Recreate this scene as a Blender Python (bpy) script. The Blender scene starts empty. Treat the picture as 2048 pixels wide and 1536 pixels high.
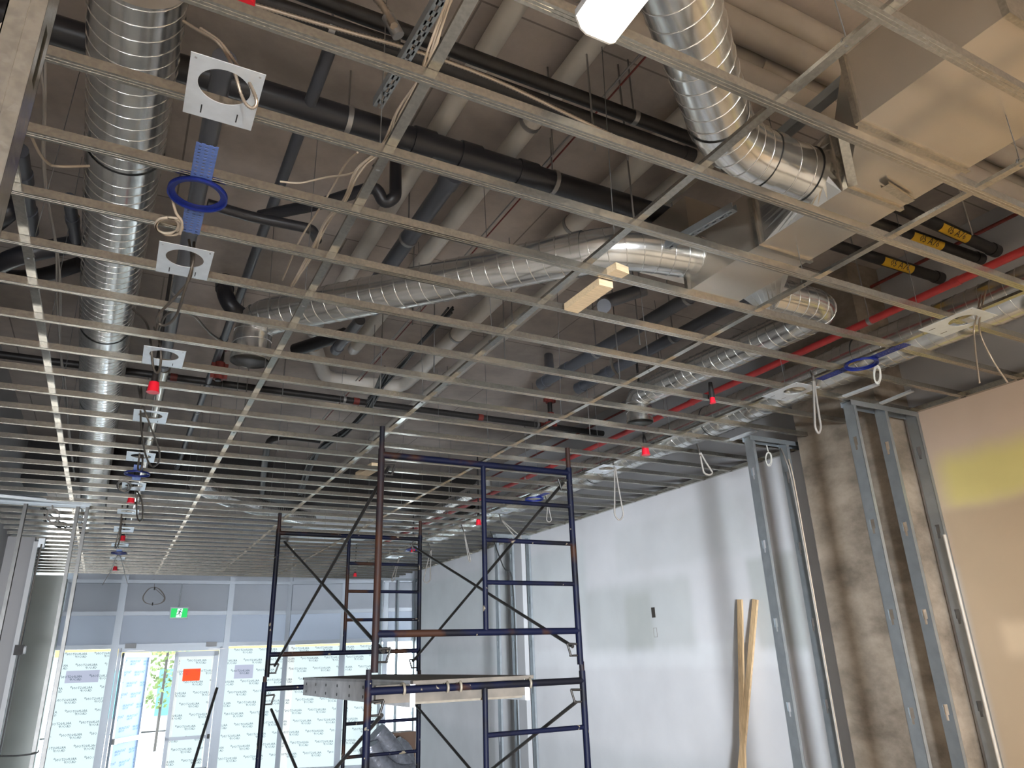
import bpy, math, random
from mathutils import Vector, Matrix, Quaternion
random.seed(7)
C = bpy.context.scene.collection
# ------------------------------------------------------------------ camera
CZ = 2.08                      # height of the camera above the floor
F = 1447.17                    # focal length in pixels of the 2048 wide frame
R = Matrix(((0.8844944, -0.13867329, -0.44546535),
            (-0.46548482, -0.32680558, -0.82250957),
            (-0.03152045, 0.93486247, -0.35360802)))
R = Quaternion(R.to_quaternion()).to_matrix()
cd = bpy.data.cameras.new('camera'); cam = bpy.data.objects.new('camera', cd); C.objects.link(cam)
cd.sensor_width = 36; cd.lens = F / 2048 * 36; cd.clip_start = .02; cd.clip_end = 300
cam.matrix_world = Matrix.Translation((0, 0, CZ)) @ R.to_4x4()
sc = bpy.context.scene; sc.camera = cam
sc.view_settings.view_transform = 'Standard'; sc.view_settings.look = 'None'
sc.view_settings.gamma = 1; sc.view_settings.use_curve_mapping = False
sc.view_settings.exposure = 0.6
sc.cycles.max_bounces = 7; sc.cycles.diffuse_bounces = 5; sc.cycles.glossy_bounces = 4
sc.cycles.caustics_reflective = False; sc.cycles.caustics_refractive = False
sc.cycles.sample_clamp_indirect = 6; sc.cycles.use_denoising = True
# ------------------------------------------------------------------ sky
w = bpy.data.worlds.new('sky'); sc.world = w; w.use_nodes = True
bg = w.node_tree.nodes['Background']; bg.inputs[0].default_value = (.80, .92, 1, 1); bg.inputs[1].default_value = 13
# ------------------------------------------------------------------ lamps
pl_ = bpy.data.lights.new('door_portal', 'AREA'); pl_.cycles.is_portal = True; pl_.shape = 'RECTANGLE'; pl_.size = 1.0; pl_.size_y = 2.5
po_ = bpy.data.objects.new('door_portal', pl_); C.objects.link(po_); po_.location = (.85, 17.45, 1.25); po_.rotation_euler = (math.radians(-90), 0, 0)
def spot(name, loc, target, power, color, angle, blend=.8, size=.12):
    l = bpy.data.lights.new(name, 'SPOT'); l.energy = power; l.color = color
    l.spot_size = math.radians(angle); l.spot_blend = blend; l.shadow_soft_size = size
    o = bpy.data.objects.new(name, l); C.objects.link(o); o.location = loc
    o.rotation_euler = (Vector(target) - Vector(loc)).to_track_quat('-Z', 'Y').to_euler()
    return o
def panel(name, loc, target, power, color, sx=1.0, sy=.6, spread=55):
    l = bpy.data.lights.new(name, 'AREA'); l.energy = power; l.color = color; l.shape = 'RECTANGLE'; l.size = sx; l.size_y = sy; l.spread = math.radians(spread)
    o = bpy.data.objects.new(name, l); C.objects.link(o); o.location = loc
    o.rotation_euler = (Vector(target) - Vector(loc)).to_track_quat('-Z', 'Y').to_euler(); return o
FILL = [((-.3, -4.5, 1.9), (5.4, 10.0, 2.4), 78, (.84, .92, 1), 36), ((-.8, -4.8, 1.5), (2.2, 11.0, 1.2), 165, (.90, .94, 1), 52)]  # unseen panel lights added behind the camera to brighten the room
LAMP_L = 38.0     # radiance of the wraparound lamps
WIN_L = .60      # radiance of the backlit paper on the storefront

# ------------------------------------------------------------------ pixel helpers (2048x1536 photo frame -> a point of the place)
def ray(x, y): return R @ Vector((x - 1024, 768 - y, -F))
def pz(x, y, z): r = ray(x, y); v = r * (z / r.z); v.z += CZ; return v
def py(x, y, Y): r = ray(x, y); v = r * (Y / r.y); v.z += CZ; return v
def px(x, y, X): r = ray(x, y); v = r * (X / r.x); v.z += CZ; return v
def V(x, y, z): return Vector((x, y, z + CZ))      # z given from camera height

# ------------------------------------------------------------------ materials
def mat(name, col, rough=.6, metal=0., var=.0, vscale=4., col2=None, spangle=0., bump=0., bscale=30., emis=None, estr=0., trans=None, stretch=(1, 1, 1), detail=4):
    m = bpy.data.materials.new(name); m.use_nodes = True; nt = m.node_tree; N = nt.nodes; L = nt.links
    b = N['Principled BSDF']; b.inputs['Roughness'].default_value = rough; b.inputs['Metallic'].default_value = metal
    b.inputs['Base Color'].default_value = (*col, 1)
    tc = N.new('ShaderNodeTexCoord'); mp = N.new('ShaderNodeMapping'); mp.inputs['Scale'].default_value = stretch
    L.new(tc.outputs['Object'], mp.inputs[0])
    if var or col2:
        n = N.new('ShaderNodeTexNoise'); n.inputs['Scale'].default_value = vscale; n.inputs['Detail'].default_value = detail
        L.new(mp.outputs[0], n.inputs['Vector'])
        r = N.new('ShaderNodeValToRGB'); r.color_ramp.elements[0].position = .35; r.color_ramp.elements[1].position = .65
        c2 = col2 or tuple(c * (1 - var) for c in col)
        r.color_ramp.elements[0].color = (*c2, 1); r.color_ramp.elements[1].color = (*col, 1)
        L.new(n.outputs['Fac'], r.inputs[0]); L.new(r.outputs[0], b.inputs['Base Color'])
    if spangle:
        v = N.new('ShaderNodeTexVoronoi'); v.inputs['Scale'].default_value = 90; L.new(mp.outputs[0], v.inputs['Vector'])
        mr = N.new('ShaderNodeMapRange'); mr.inputs['To Min'].default_value = rough - spangle; mr.inputs['To Max'].default_value = rough + spangle
        sp = N.new('ShaderNodeSeparateColor'); L.new(v.outputs['Color'], sp.inputs[0]); L.new(sp.outputs[0], mr.inputs[0])
        L.new(mr.outputs[0], b.inputs['Roughness'])
    if bump:
        n2 = N.new('ShaderNodeTexNoise'); n2.inputs['Scale'].default_value = bscale; L.new(mp.outputs[0], n2.inputs['Vector'])
        bp = N.new('ShaderNodeBump'); bp.inputs['Strength'].default_value = bump; bp.inputs['Distance'].default_value = .01
        L.new(n2.outputs['Fac'], bp.inputs['Height']); L.new(bp.outputs[0], b.inputs['Normal'])
    if emis:
        b.inputs['Emission Color'].default_value = (*emis, 1); b.inputs['Emission Strength'].default_value = estr
    return m

M = {}
M['galv'] = mat('galvanized_steel', (.50, .48, .43), .20, .94, var=.2, vscale=70, spangle=.03, detail=2)
M['galv_soft'] = mat('galvanized_stud', (.38, .415, .44), .45, .75, var=.12, vscale=12)
M['duct'] = mat('duct_steel', (.78, .79, .78), .21, .94, var=.2, vscale=7, bump=.08, bscale=6)
M['ductbead'] = mat('duct_seam', (.80, .81, .80), .24, 1.)
M['sheet'] = mat('sheet_steel', (.64, .58, .50), .27, .8, var=.1, vscale=3)
M['galv_dark'] = mat('dull_steel_stud', (.15, .15, .145), .42, .6, var=.2, vscale=10)  # darker copy of the stud steel, shade of the backlit left frame
M['plate'] = mat('plate_steel', (.80, .84, .88), .38, .55, var=.08, vscale=20)
M['black_abs'] = mat('black_plastic', (.018, .018, .022), .38)
M['gray_abs'] = mat('dark_gray_plastic', (.075, .08, .095), .35)
M['black_iron'] = mat('black_iron', (.022, .019, .018), .5, .2, var=.4, vscale=30)
M['red_pipe'] = mat('red_paint', (.42, .035, .035), .45, var=.2, vscale=9)
M['dark_red'] = mat('dark_red_iron', (.20, .03, .022), .5, var=.4, vscale=30)
M['white_pvc'] = mat('white_plastic', (.60, .565, .51), .45, var=.10, vscale=5)
M['white_wrap'] = mat('white_wrap', (.40, .35, .30), .62, var=.10, vscale=5, bump=.35, bscale=9)
M['clear'] = mat('clear_cap', (.75, .75, .75), .15)
M['red_cap'] = mat('red_plastic', (.75, .012, .03), .35)
M['blue_plastic'] = mat('blue_plastic', (.006, .015, .14), .38)
M['blue_bracket'] = mat('blue_steel', (.12, .19, .46), .4, .4)
M['cable'] = mat('beige_cable', (.46, .38, .29), .55)
M['cable_gray'] = mat('gray_cable', (.22, .20, .18), .5)
M['white_cable'] = mat('white_cable', (.5, .49, .45), .5)
M['black_tie'] = mat('black_tie', (.01, .01, .01), .5)
M['armor'] = mat('armored_cable', (.40, .33, .26), .35, .7)
M['armor_dark'] = mat('dark_armored_cable', (.10, .085, .07), .4, .5)
M['wire'] = mat('steel_wire', (.20, .20, .20), .5, .6)
M['rod'] = mat('steel_rod', (.34, .33, .32), .4, .8)
M['wood'] = mat('pine', (.62, .43, .24), .6, var=.28, vscale=6, stretch=(14, 14, 1.2))
M['wood_y'] = mat('pine_block', (.60, .45, .28), .6, var=.2, vscale=8, stretch=(1.5, 12, 12))
M['alu'] = mat('frame_aluminium', (.30, .33, .37), .4, .25)
M['panel_up'] = mat('upper_panel', (.38, .41, .46), .6, var=.06, vscale=1.5)
M['panel_lo'] = mat('transom_panel', (.42, .49, .60), .45, var=.04, vscale=1.5)
M['paper'] = mat('backlit_printed_paper', (.18, .21, .22), .8, emis=(.80, .97, 1.0), estr=WIN_L)
M['paper_blue'] = mat('backlit_blue_film', (.035, .05, .085), .6, emis=(.36, .55, .95), estr=.42)
M['paper_fold'] = mat('folded_paper', (.6, .62, .6), .8, emis=(.74, .80, .78), estr=.45)
M['ink'] = mat('teal_ink', (.012, .07, .10), .8)
M['shadow_mark'] = mat('gray_sticker', (.2, .2, .25), .8, emis=(.42, .46, .58), estr=.62)  # grey stickers on the window paper
M['orange'] = mat('orange_notice', (.8, .05, .01), .7, emis=(1, .06, .01), estr=.85)
M['drywall_far'] = mat('skimmed_drywall', (.62, .65, .70), .8, var=.10, vscale=.9)
M['olive'] = mat('olive_drywall', (.72, .75, .71), .85, var=.12, vscale=1.1)
M['graywall'] = mat('gray_drywall', (.42, .42, .43), .85, var=.08, vscale=1)
M['trimwhite'] = mat('white_bead', (.72, .74, .76), .6)
M['label_y'] = mat('yellow_label', (.62, .36, .02), .6)
M['label_ink'] = mat('label_ink', (.03, .02, .01), .6)
M['outlet_hole'] = mat('outlet_cut_out', (.04, .035, .03), .7)
M['flexduct'] = mat('gray_flex_duct', (.20, .21, .24), .32, .5, var=.3, vscale=18, bump=.5, bscale=25)
M['cardboard'] = mat('brown_cardboard', (.10, .06, .04), .8)
M['greenlit'] = mat('green_lit', (0, .3, .1), .5, emis=(0, .5, .07), estr=.75)
M['whitelit'] = mat('white_lit', (.8, .9, .85), .5, emis=(.75, 1, .9), estr=.42)
M['figure'] = mat('sign_figure', (.01, .10, .06), .6)
M['floor'] = mat('floor_concrete', (.62, .60, .57), .22, var=.25, vscale=2)
M['pavement'] = mat('pavement', (.45, .45, .44), .9)
M['facade'] = mat('pale_facade', (.20, .19, .17), .8)
M['teal'] = mat('teal_shopfront', (.015, .10, .10), .6)
M['yellow'] = mat('yellow_stripe', (.16, .10, .01), .6)
M['leaf'] = mat('leaf', (.05, .075, .008), .7, var=.4, vscale=9)
M['bark'] = mat('bark', (.012, .008, .005), .8)

def lampmat(k=1.):
    m = bpy.data.materials.new('lamp_lens'); m.use_nodes = True
    b = m.node_tree.nodes['Principled BSDF']
    b.inputs['Base Color'].default_value = (.8, .8, .8, 1)
    b.inputs['Emission Color'].default_value = (1, .86, .69, 1); b.inputs['Emission Strength'].default_value = LAMP_L * k
    return m
M['lamp'] = lampmat(); M['lamp_bright'] = lampmat(3.6)  # stronger lens for the unseen lamps added behind the camera

def ramp_mat(name, base, patches, rough=.85, nscale=1.2, nvar=.08, board=None):
    """matt wall whose joint compound lies in soft edged patches: (lo, hi, colour, softness), object coordinates"""
    m = bpy.data.materials.new(name); m.use_nodes = True; nt = m.node_tree; N = nt.nodes; L = nt.links
    b = N['Principled BSDF']; b.inputs['Roughness'].default_value = rough
    tc = N.new('ShaderNodeTexCoord'); sx = N.new('ShaderNodeSeparateXYZ')
    ns = N.new('ShaderNodeTexNoise'); ns.inputs['Scale'].default_value = 3.0; ns.inputs['Detail'].default_value = 3
    mp = N.new('ShaderNodeMapping'); mp.inputs['Scale'].default_value = (1, 1.4, .35)
    L.new(tc.outputs['Object'], mp.inputs[0]); L.new(mp.outputs[0], ns.inputs['Vector'])
    vm = N.new('ShaderNodeVectorMath'); vm.operation = 'SUBTRACT'; vm.inputs[1].default_value = (.5, .5, .5)
    vs = N.new('ShaderNodeVectorMath'); vs.operation = 'SCALE'; vs.inputs['Scale'].default_value = .07
    va = N.new('ShaderNodeVectorMath'); va.operation = 'ADD'
    L.new(ns.outputs['Color'], vm.inputs[0]); L.new(vm.outputs[0], vs.inputs[0]); L.new(vs.outputs[0], va.inputs[1])
    L.new(tc.outputs['Object'], va.inputs[0]); L.new(va.outputs[0], sx.inputs[0])
    n = N.new('ShaderNodeTexNoise'); n.inputs['Scale'].default_value = nscale; n.inputs['Detail'].default_value = 5
    L.new(tc.outputs['Object'], n.inputs['Vector'])
    cur = None
    def mix(c1, c2, fac):
        x = N.new('ShaderNodeMix'); x.data_type = 'RGBA'
        if isinstance(c1, tuple): x.inputs[6].default_value = (*c1, 1)
        else: L.new(c1, x.inputs[6])
        x.inputs[7].default_value = (*c2, 1); L.new(fac, x.inputs[0]); return x.outputs[2]
    cur = tuple(base)
    def step(sock, e0, e1):
        r = N.new('ShaderNodeMapRange'); r.interpolation_type = 'SMOOTHSTEP'
        r.inputs['From Min'].default_value = e0; r.inputs['From Max'].default_value = e1
        L.new(sock, r.inputs[0]); return r.outputs[0]
    def mul(a, c):
        r = N.new('ShaderNodeMath'); r.operation = 'MULTIPLY'; L.new(a, r.inputs[0])
        if isinstance(c, float): r.inputs[1].default_value = c
        else: L.new(c, r.inputs[1])
        return r.outputs[0]
    for (y0, y1, z0, z1, col, soft, wt) in patches:
        f = mul(mul(step(sx.outputs[1], y0 - soft, y0 + soft), step(sx.outputs[1], y1 + soft, y1 - soft)),
                mul(step(sx.outputs[2], z0 - soft, z0 + soft), step(sx.outputs[2], z1 + soft, z1 - soft)))
        cur = mix(cur, col, mul(f, float(wt)))
    hs = N.new('ShaderNodeHueSaturation')
    if isinstance(cur, tuple): hs.inputs['Color'].default_value = (*cur, 1)
    else: L.new(cur, hs.inputs['Color'])
    mr = N.new('ShaderNodeMapRange'); mr.inputs['From Min'].default_value = .3; mr.inputs['From Max'].default_value = .7
    mr.inputs['To Min'].default_value = 1 - nvar; mr.inputs['To Max'].default_value = 1 + nvar
    L.new(n.outputs['Fac'], mr.inputs[0]); L.new(mr.outputs[0], hs.inputs['Value']); L.new(hs.outputs[0], b.inputs['Base Color'])
    return m

def concrete(name, c1, c2, lines=None, nscale=2.2, streak=(1, 1, 1)):
    m = bpy.data.materials.new(name); m.use_nodes = True; nt = m.node_tree; N = nt.nodes; L = nt.links
    b = N['Principled BSDF']; b.inputs['Roughness'].default_value = .85
    tc = N.new('ShaderNodeTexCoord'); mp = N.new('ShaderNodeMapping'); mp.inputs['Scale'].default_value = streak
    L.new(tc.outputs['Object'], mp.inputs[0])
    n = N.new('ShaderNodeTexNoise'); n.inputs['Scale'].default_value = nscale; n.inputs['Detail'].default_value = 8; n.inputs['Roughness'].default_value = .65
    L.new(mp.outputs[0], n.inputs['Vector'])
    r = N.new('ShaderNodeValToRGB'); r.color_ramp.elements[0].position = .36; r.color_ramp.elements[1].position = .66
    r.color_ramp.elements[0].color = (*c2, 1); r.color_ramp.elements[1].color = (*c1, 1)
    L.new(n.outputs['Fac'], r.inputs[0]); out = r.outputs[0]
    if lines:       # formwork joints left in the concrete
        br = N.new('ShaderNodeTexBrick'); br.inputs['Scale'].default_value = 1; br.offset = .5
        br.inputs['Brick Width'].default_value = lines[0]; br.inputs['Row Height'].default_value = lines[1]; br.inputs['Mortar Size'].default_value = .006
        br.inputs['Color1'].default_value = (1, 1, 1, 1); br.inputs['Color2'].default_value = (.86, .86, .86, 1); br.inputs['Mortar'].default_value = (.45, .45, .45, 1)
        L.new(tc.outputs['Object'], br.inputs['Vector'])
        x = N.new('ShaderNodeMix'); x.data_type = 'RGBA'; x.blend_type = 'MULTIPLY'; x.inputs[0].default_value = 1
        L.new(out, x.inputs[6]); L.new(br.outputs[0], x.inputs[7]); out = x.outputs[2]
    L.new(out, b.inputs['Base Color'])
    bp = N.new('ShaderNodeBump'); bp.inputs['Strength'].default_value = .25; bp.inputs['Distance'].default_value = .02
    L.new(n.outputs['Fac'], bp.inputs['Height']); L.new(bp.outputs[0], b.inputs['Normal'])
    return m
M['slab'] = concrete('slab_concrete', (.54, .47, .42), (.36, .315, .285), lines=(2.44, 1.22), nscale=1.6)
M['column'] = concrete('column_concrete', (.36, .30, .24), (.16, .13, .10), nscale=2.4, streak=(1, 1, 1.6))

def scaf_mat():      # blue paint chipped down to rust and old plaster splashes
    m = bpy.data.materials.new('worn_blue_paint'); m.use_nodes = True; nt = m.node_tree; N = nt.nodes; L = nt.links
    b = N['Principled BSDF']; b.inputs['Roughness'].default_value = .55; b.inputs['Specular IOR Level'].default_value = .12
    tc = N.new('ShaderNodeTexCoord')
    def nz(scale, p0, p1, det=5):
        n = N.new('ShaderNodeTexNoise'); n.inputs['Scale'].default_value = scale; n.inputs['Detail'].default_value = det
        L.new(tc.outputs['Object'], n.inputs['Vector'])
        r = N.new('ShaderNodeMapRange'); r.inputs['From Min'].default_value = p0; r.inputs['From Max'].default_value = p1
        L.new(n.outputs['Fac'], r.inputs[0]); return r.outputs[0]
    def mix(a, c, f):
        x = N.new('ShaderNodeMix'); x.data_type = 'RGBA'
        if isinstance(a, tuple): x.inputs[6].default_value = (*a, 1)
        else: L.new(a, x.inputs[6])
        x.inputs[7].default_value = (*c, 1); L.new(f, x.inputs[0]); return x.outputs[2]
    c = mix((.002, .003, .012), (.003, .003, .005), nz(3, .48, .56))
    c = mix(c, (.022, .009, .005), nz(2.3, .55, .60))
    c = mix(c, (.13, .11, .08), nz(16, .67, .69))
    L.new(c, b.inputs['Base Color']); return m
M['scaf'] = scaf_mat()
def rustmat():
    m = mat('rusty_leg_paint', (.006, .006, .009), .6, col2=(.026, .009, .004), vscale=3.5, var=.1); m.node_tree.nodes['Principled BSDF'].inputs['Specular IOR Level'].default_value = .15; return m
M['rust'] = rustmat()
M['brace'] = mat('brace_steel', (.035, .032, .03), .4, .6, var=.4, vscale=6)
M['deck'] = mat('scuffed_deck', (.50, .50, .51), .5, .2, var=.3, vscale=7)
M['hookmetal'] = mat('dull_hook_metal', (.17, .145, .11), .55, .3, var=.3, vscale=15)
M['deckwood'] = mat('dirty_plywood', (.09, .075, .06), .8, var=.4, vscale=8)

# ------------------------------------------------------------------ mesh builder
class MB:
    def __init__(s): s.v = []; s.f = []; s.sm = []
    def add(s, vs, fs, smooth=False):
        o = len(s.v); s.v += [tuple(p) for p in vs]; s.f += [tuple(i + o for i in f) for f in fs]; s.sm += [smooth] * len(fs); return s
    def obox(s, c, ax, ay, az):
        c, ax, ay, az = map(Vector, (c, ax, ay, az)); vs = [c + ax * i + ay * j + az * k for i in (-1, 1) for j in (-1, 1) for k in (-1, 1)]
        return s.add(vs, [(0, 1, 3, 2), (4, 6, 7, 5), (0, 4, 5, 1), (2, 3, 7, 6), (0, 2, 6, 4), (1, 5, 7, 3)])
    def box(s, lo, hi):
        lo, hi = Vector(lo), Vector(hi); h = (hi - lo) / 2
        return s.obox((lo + hi) / 2, (h.x, 0, 0), (0, h.y, 0), (0, 0, h.z))
    def beam(s, p, q, w, h, up=(0, 0, 1)):
        p, q = Vector(p), Vector(q); d = (q - p); u = Vector(up); sd = d.cross(u).normalized(); u = sd.cross(d).normalized()
        return s.obox((p + q) / 2, d / 2, sd * w / 2, u * h / 2)
    def prism(s, prof, p, q, up=(0, 0, 1), smooth=False):
        """extrude a closed outline (side, up) from p to q"""
        p, q = Vector(p), Vector(q); d = (q - p).normalized(); u = Vector(up); sd = d.cross(u).normalized(); u = sd.cross(d).normalized()
        n = len(prof); vs = [b + sd * a + u * c for b in (p, q) for a, c in prof]
        fs = [(i, (i + 1) % n, n + (i + 1) % n, n + i) for i in range(n)] + [tuple(range(n))[::-1], tuple(range(n, 2 * n))]
        return s.add(vs, fs, smooth)
    def tube(s, pts, r, n=12, caps=True, smooth=True):
        pts = [Vector(p) for p in pts]; m = len(pts); rs = r if isinstance(r, (list, tuple)) else [r] * m
        fr = frames(pts); vs = []; fs = []
        for i, (p, (a, b)) in enumerate(zip(pts, fr)):
            for k in range(n):
                t = 2 * math.pi * k / n; vs.append(p + (a * math.cos(t) + b * math.sin(t)) * rs[i])
        for i in range(m - 1):
            for k in range(n):
                k2 = (k + 1) % n; fs.append((i * n + k, i * n + k2, (i + 1) * n + k2, (i + 1) * n + k))
        s.add(vs, fs, smooth)
        if caps:
            s.add(vs[:n], [tuple(range(n))[::-1]]); s.add(vs[-n:], [tuple(range(n))])
        return s
    def loft(s, A, B, smooth=False):
        n = len(A); return s.add(list(A) + list(B), [(i, (i + 1) % n, n + (i + 1) % n, n + i) for i in range(n)], smooth)
    def plate(s, outer, hole, z0, z1):
        """flat plate with a hole: two loops with the same number of (x, y) points"""
        n = len(outer); vs = [(x, y, z) for z in (z0, z1) for L_ in (outer, hole) for x, y in L_]; fs = []
        for i in range(n):
            j = (i + 1) % n
            fs += [(i, j, n + j, n + i), (2 * n + i, 3 * n + i, 3 * n + j, 2 * n + j), (i, 2 * n + i, 2 * n + j, j), (n + i, n + j, 3 * n + j, 3 * n + i)]
        return s.add(vs, fs)
    def build(s, name, m, parent=None):
        me = bpy.data.meshes.new(name); base = Vector((0, 0, 0))
        if parent is not None and parent.type == 'EMPTY': base = parent.location
        elif parent is not None and parent.parent is not None: base = parent.parent.location
        vs = [tuple(Vector(p) - base) for p in s.v] if base.length else s.v
        me.from_pydata(vs, [], s.f); me.polygons.foreach_set('use_smooth', s.sm)
        me.materials.append(M[m] if isinstance(m, str) else m); me.update()
        o = bpy.data.objects.new(name, me); C.objects.link(o); o.parent = parent
        return o
def frames(pts):
    m = len(pts); T = []
    for i in range(m):
        a = pts[max(i - 1, 0)]; b = pts[min(i + 1, m - 1)]; d = (b - a)
        T.append(d.normalized() if d.length > 1e-9 else Vector((0, 0, 1)))
    ref = Vector((0, 0, 1)) if abs(T[0].z) < .9 else Vector((1, 0, 0))
    a = T[0].cross(ref).normalized(); out = []
    for i in range(m):
        if i:
            q = T[i - 1].rotation_difference(T[i]); a = (q @ a); a = (a - T[i] * a.dot(T[i])).normalized()
        out.append((a, T[i].cross(a)))
    return out
def smooth(pts, k=8):
    pts = [Vector(p) for p in pts]; P = [pts[0] * 2 - pts[1]] + pts + [pts[-1] * 2 - pts[-2]]; out = []
    for i in range(1, len(P) - 2):
        for j in range(k):
            t = j / k; a, b, c, d = P[i - 1:i + 3]
            out.append(.5 * ((2 * b) + (c - a) * t + (2 * a - 5 * b + 4 * c - d) * t * t + (3 * b - a - 3 * c + d) * t ** 3))
    return out + [pts[-1]]
def fillet(pts, rad, n=5):
    pts = [Vector(p) for p in pts]; out = [pts[0]]
    for i in range(1, len(pts) - 1):
        p = pts[i]; a = (pts[i - 1] - p); b = (pts[i + 1] - p); r = min(rad, a.length * .49, b.length * .49)
        A = p + a.normalized() * r; B = p + b.normalized() * r
        for k in range(n + 1):
            t = k / n; out.append(A * (1 - t) ** 2 + p * 2 * t * (1 - t) + B * t * t)
    return out + [pts[-1]]
def resample(pts, step):
    out = [pts[0]]
    for a, b in zip(pts, pts[1:]):
        n = max(1, int(math.ceil((b - a).length / step)))
        out += [a.lerp(b, (k + 1) / n) for k in range(n)]
    return out

# ------------------------------------------------------------------ tagging
def tag(o, label, cat, group=None, kind=None):
    o['label'] = label; o['category'] = cat
    if group: o['group'] = group
    if kind: o['kind'] = kind
    return o
def thing(name, label, cat, loc=(0, 0, 0), group=None):
    o = bpy.data.objects.new(name, None); C.objects.link(o); o.location = loc; o.empty_display_size = .05
    return tag(o, label, cat, group)
def struct(name, mb, m, label=None, parent=None):
    o = mb.build(name, m, parent)
    if parent is None: o['kind'] = 'structure'
    if label: o['label'] = label; o['category'] = name.split('_')[0]
    return o
ORD = ['zeroth', 'first', 'second', 'third', 'fourth', 'fifth', 'sixth', 'seventh', 'eighth', 'ninth', 'tenth', 'eleventh', 'twelfth', 'thirteenth', 'fourteenth',
       'fifteenth', 'sixteenth', 'seventeenth', 'eighteenth', 'nineteenth', 'twentieth', 'twenty-first', 'twenty-second']
H = 1.72          # underside of the ceiling grid above the camera
SLAB = 3.1        # underside of the concrete slab
XW = 5.45         # drywall face on the right
XL = -1.36        # wall on the left

# ================================================================== setting
struct('floor', MB().box((-4, -6, -.1), (6.3, 17.6, 0)), 'floor', 'bare grey concrete floor of the unfinished shop')
struct('ceiling', MB().box((-4, -6, SLAB + CZ), (6.3, 17.6, SLAB + CZ + .2)), 'slab', 'raw brown-grey concrete slab above the steel ceiling grid')
struct('trim_1', MB().box((XL, 11.7, SLAB + CZ - .6), (6.2, 12.3, SLAB + CZ)), 'black_iron', 'dark concrete drop beam across the slab near the storefront')  # black colour stands for the deep shadow on the beam
# right wall: drywall up to the grid, a set-back upper wall behind it
BO = (.50, .52, .50); MU = (.63, .63, .65)
zz = lambda x, y: px(x, y, XW).z
yy = lambda x, y: px(x, y, XW).y
WM = (.58, .53, .46)
patches = [(-6, 3.34, 2.6, 3.9, (.64, .52, .43), .03, 1),                  # near board top: compound, tan for the warm lamp light
           (-6, 3.25, zz(1950, 1012), zz(1950, 900), (.72, .64, .27), .11, 1),   # bare yellow board
           (-6, 3.3, 1.0, zz(1950, 1012), (.53, .42, .30), .05, 1),  # compound lower down, same lamp warmth painted in
           (-6, 3.1, zz(2000, 1315), zz(2000, 1245), (.76, .62, .45), .06, .8),  # pale seam, its colour warmed for the lamp light too
           (4.4, 14.5, zz(1300, 1335), zz(1300, 1290), (.70, .71, .73), .05, .7),
           (6.2, 8.3, zz(1300, 1300), zz(1300, 1160), (.50, .52, .52), .10, .8),
           (4.75, 5.35, zz(1480, 1300), zz(1480, 1120), (.47, .49, .48), .06, .8),
           (6.9, 7.4, zz(1250, 1300), zz(1250, 1190), (.42, .44, .42), .08, .7),
           (5.2, 7.5, zz(1300, 1140), zz(1300, 1040), (.58, .59, .60), .08, .7),
           (8.2, 14.5, zz(1180, 1240), zz(1180, 1080), (.56, .59, .60), .08, .7),
           (10.6, 13.3, 1.9, 2.3, (.54, .57, .58), .10, .5),
           (4.4, 14.5, 0, 1.05, (.52, .54, .56), .12, .6)]
M['drywall'] = ramp_mat('taped_drywall', (.64, .64, .66), patches)
struct('wall_right', MB().box((XW, -6, 0), (XW + .14, 14.4, H + CZ)).box((XW + .14, 14.3, 0), (6.1, 14.4, SLAB + CZ)).box((6.0, 14.4, 0), (6.1, 16.05, SLAB + CZ)),
       'drywall', 'taped and skimmed drywall of the right side wall, still unpainted')
struct('wall_right_upper', MB().box((XW + .10, -6, H + CZ - .02), (XW + .2, 14.4, SLAB + CZ)), 'graywall', 'grey masonry above the right drywall, behind the grid')
struct('wall_left', MB().box((XL - .1, -6, 0), (XL, 17.4, SLAB + CZ)), 'graywall', 'grey side wall on the left, seen above and below the grid')
struct('wall_back', MB().box((XL - .1, -6, 0), (6.1, -5.9, SLAB + CZ)), 'drywall_far', 'back wall of the shop behind the camera')
struct('wall_left_return', MB().box((XL, 11.7, 0), (-1.05, 12.0, H + CZ)), 'graywall', 'grey end of a short wall sticking out of the left wall')
struct('wall_left_front', MB().box((XL, 16.35, 0), (-.86, 16.5, H + CZ)).box((-.98, 16.5, 0), (-.86, 17.3, H + CZ)), 'olive', 'olive-grey drywall beside the left storefront window')
t = thing('corner_bead', 'white corner bead down the end of the short left wall', 'corner bead', (-1.04, 11.69, 0))
MB().box((-1.055, 11.64, 0), (-1.0, 11.72, H + CZ - .06)).build('bead', 'trimwhite', t)
MB().box((-1.0, 11.62, H + CZ - .14), (-.93, 11.78, H + CZ - .02)).build('track_end', 'plate', t)
MB().box((-.985, 11.66, 0), (-.965, 11.72, H + CZ - .1)).build('edge_strip', 'black_tie', t)
# column and second pilaster
t = MB().box((5.14, 3.43, 0), (XW + .1, 4.24, SLAB + CZ)).build('concrete_column', 'column')
tag(t, 'square bare concrete column, brown and stained, between two stud frames at right', 'column')
struct('trim_2', MB().box((5.37, 9.8, 0), (XW + .02, 10.3, H + CZ)), 'graywall', 'drywalled pilaster halfway down the right wall')  # grey colour stands for the shade on its backlit face
# wall angle track under the grid along the right wall
tag(MB().prism([(0, 0), (.035, 0), (.035, .003), (.003, .003), (.003, .05), (0, .05)], (XW - .002, 14.35, H + CZ), (XW - .002, -1.5, H + CZ)).build('wall_track', 'galv'),
    'long galvanized track along the top edge of the right drywall', 'track')

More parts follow.
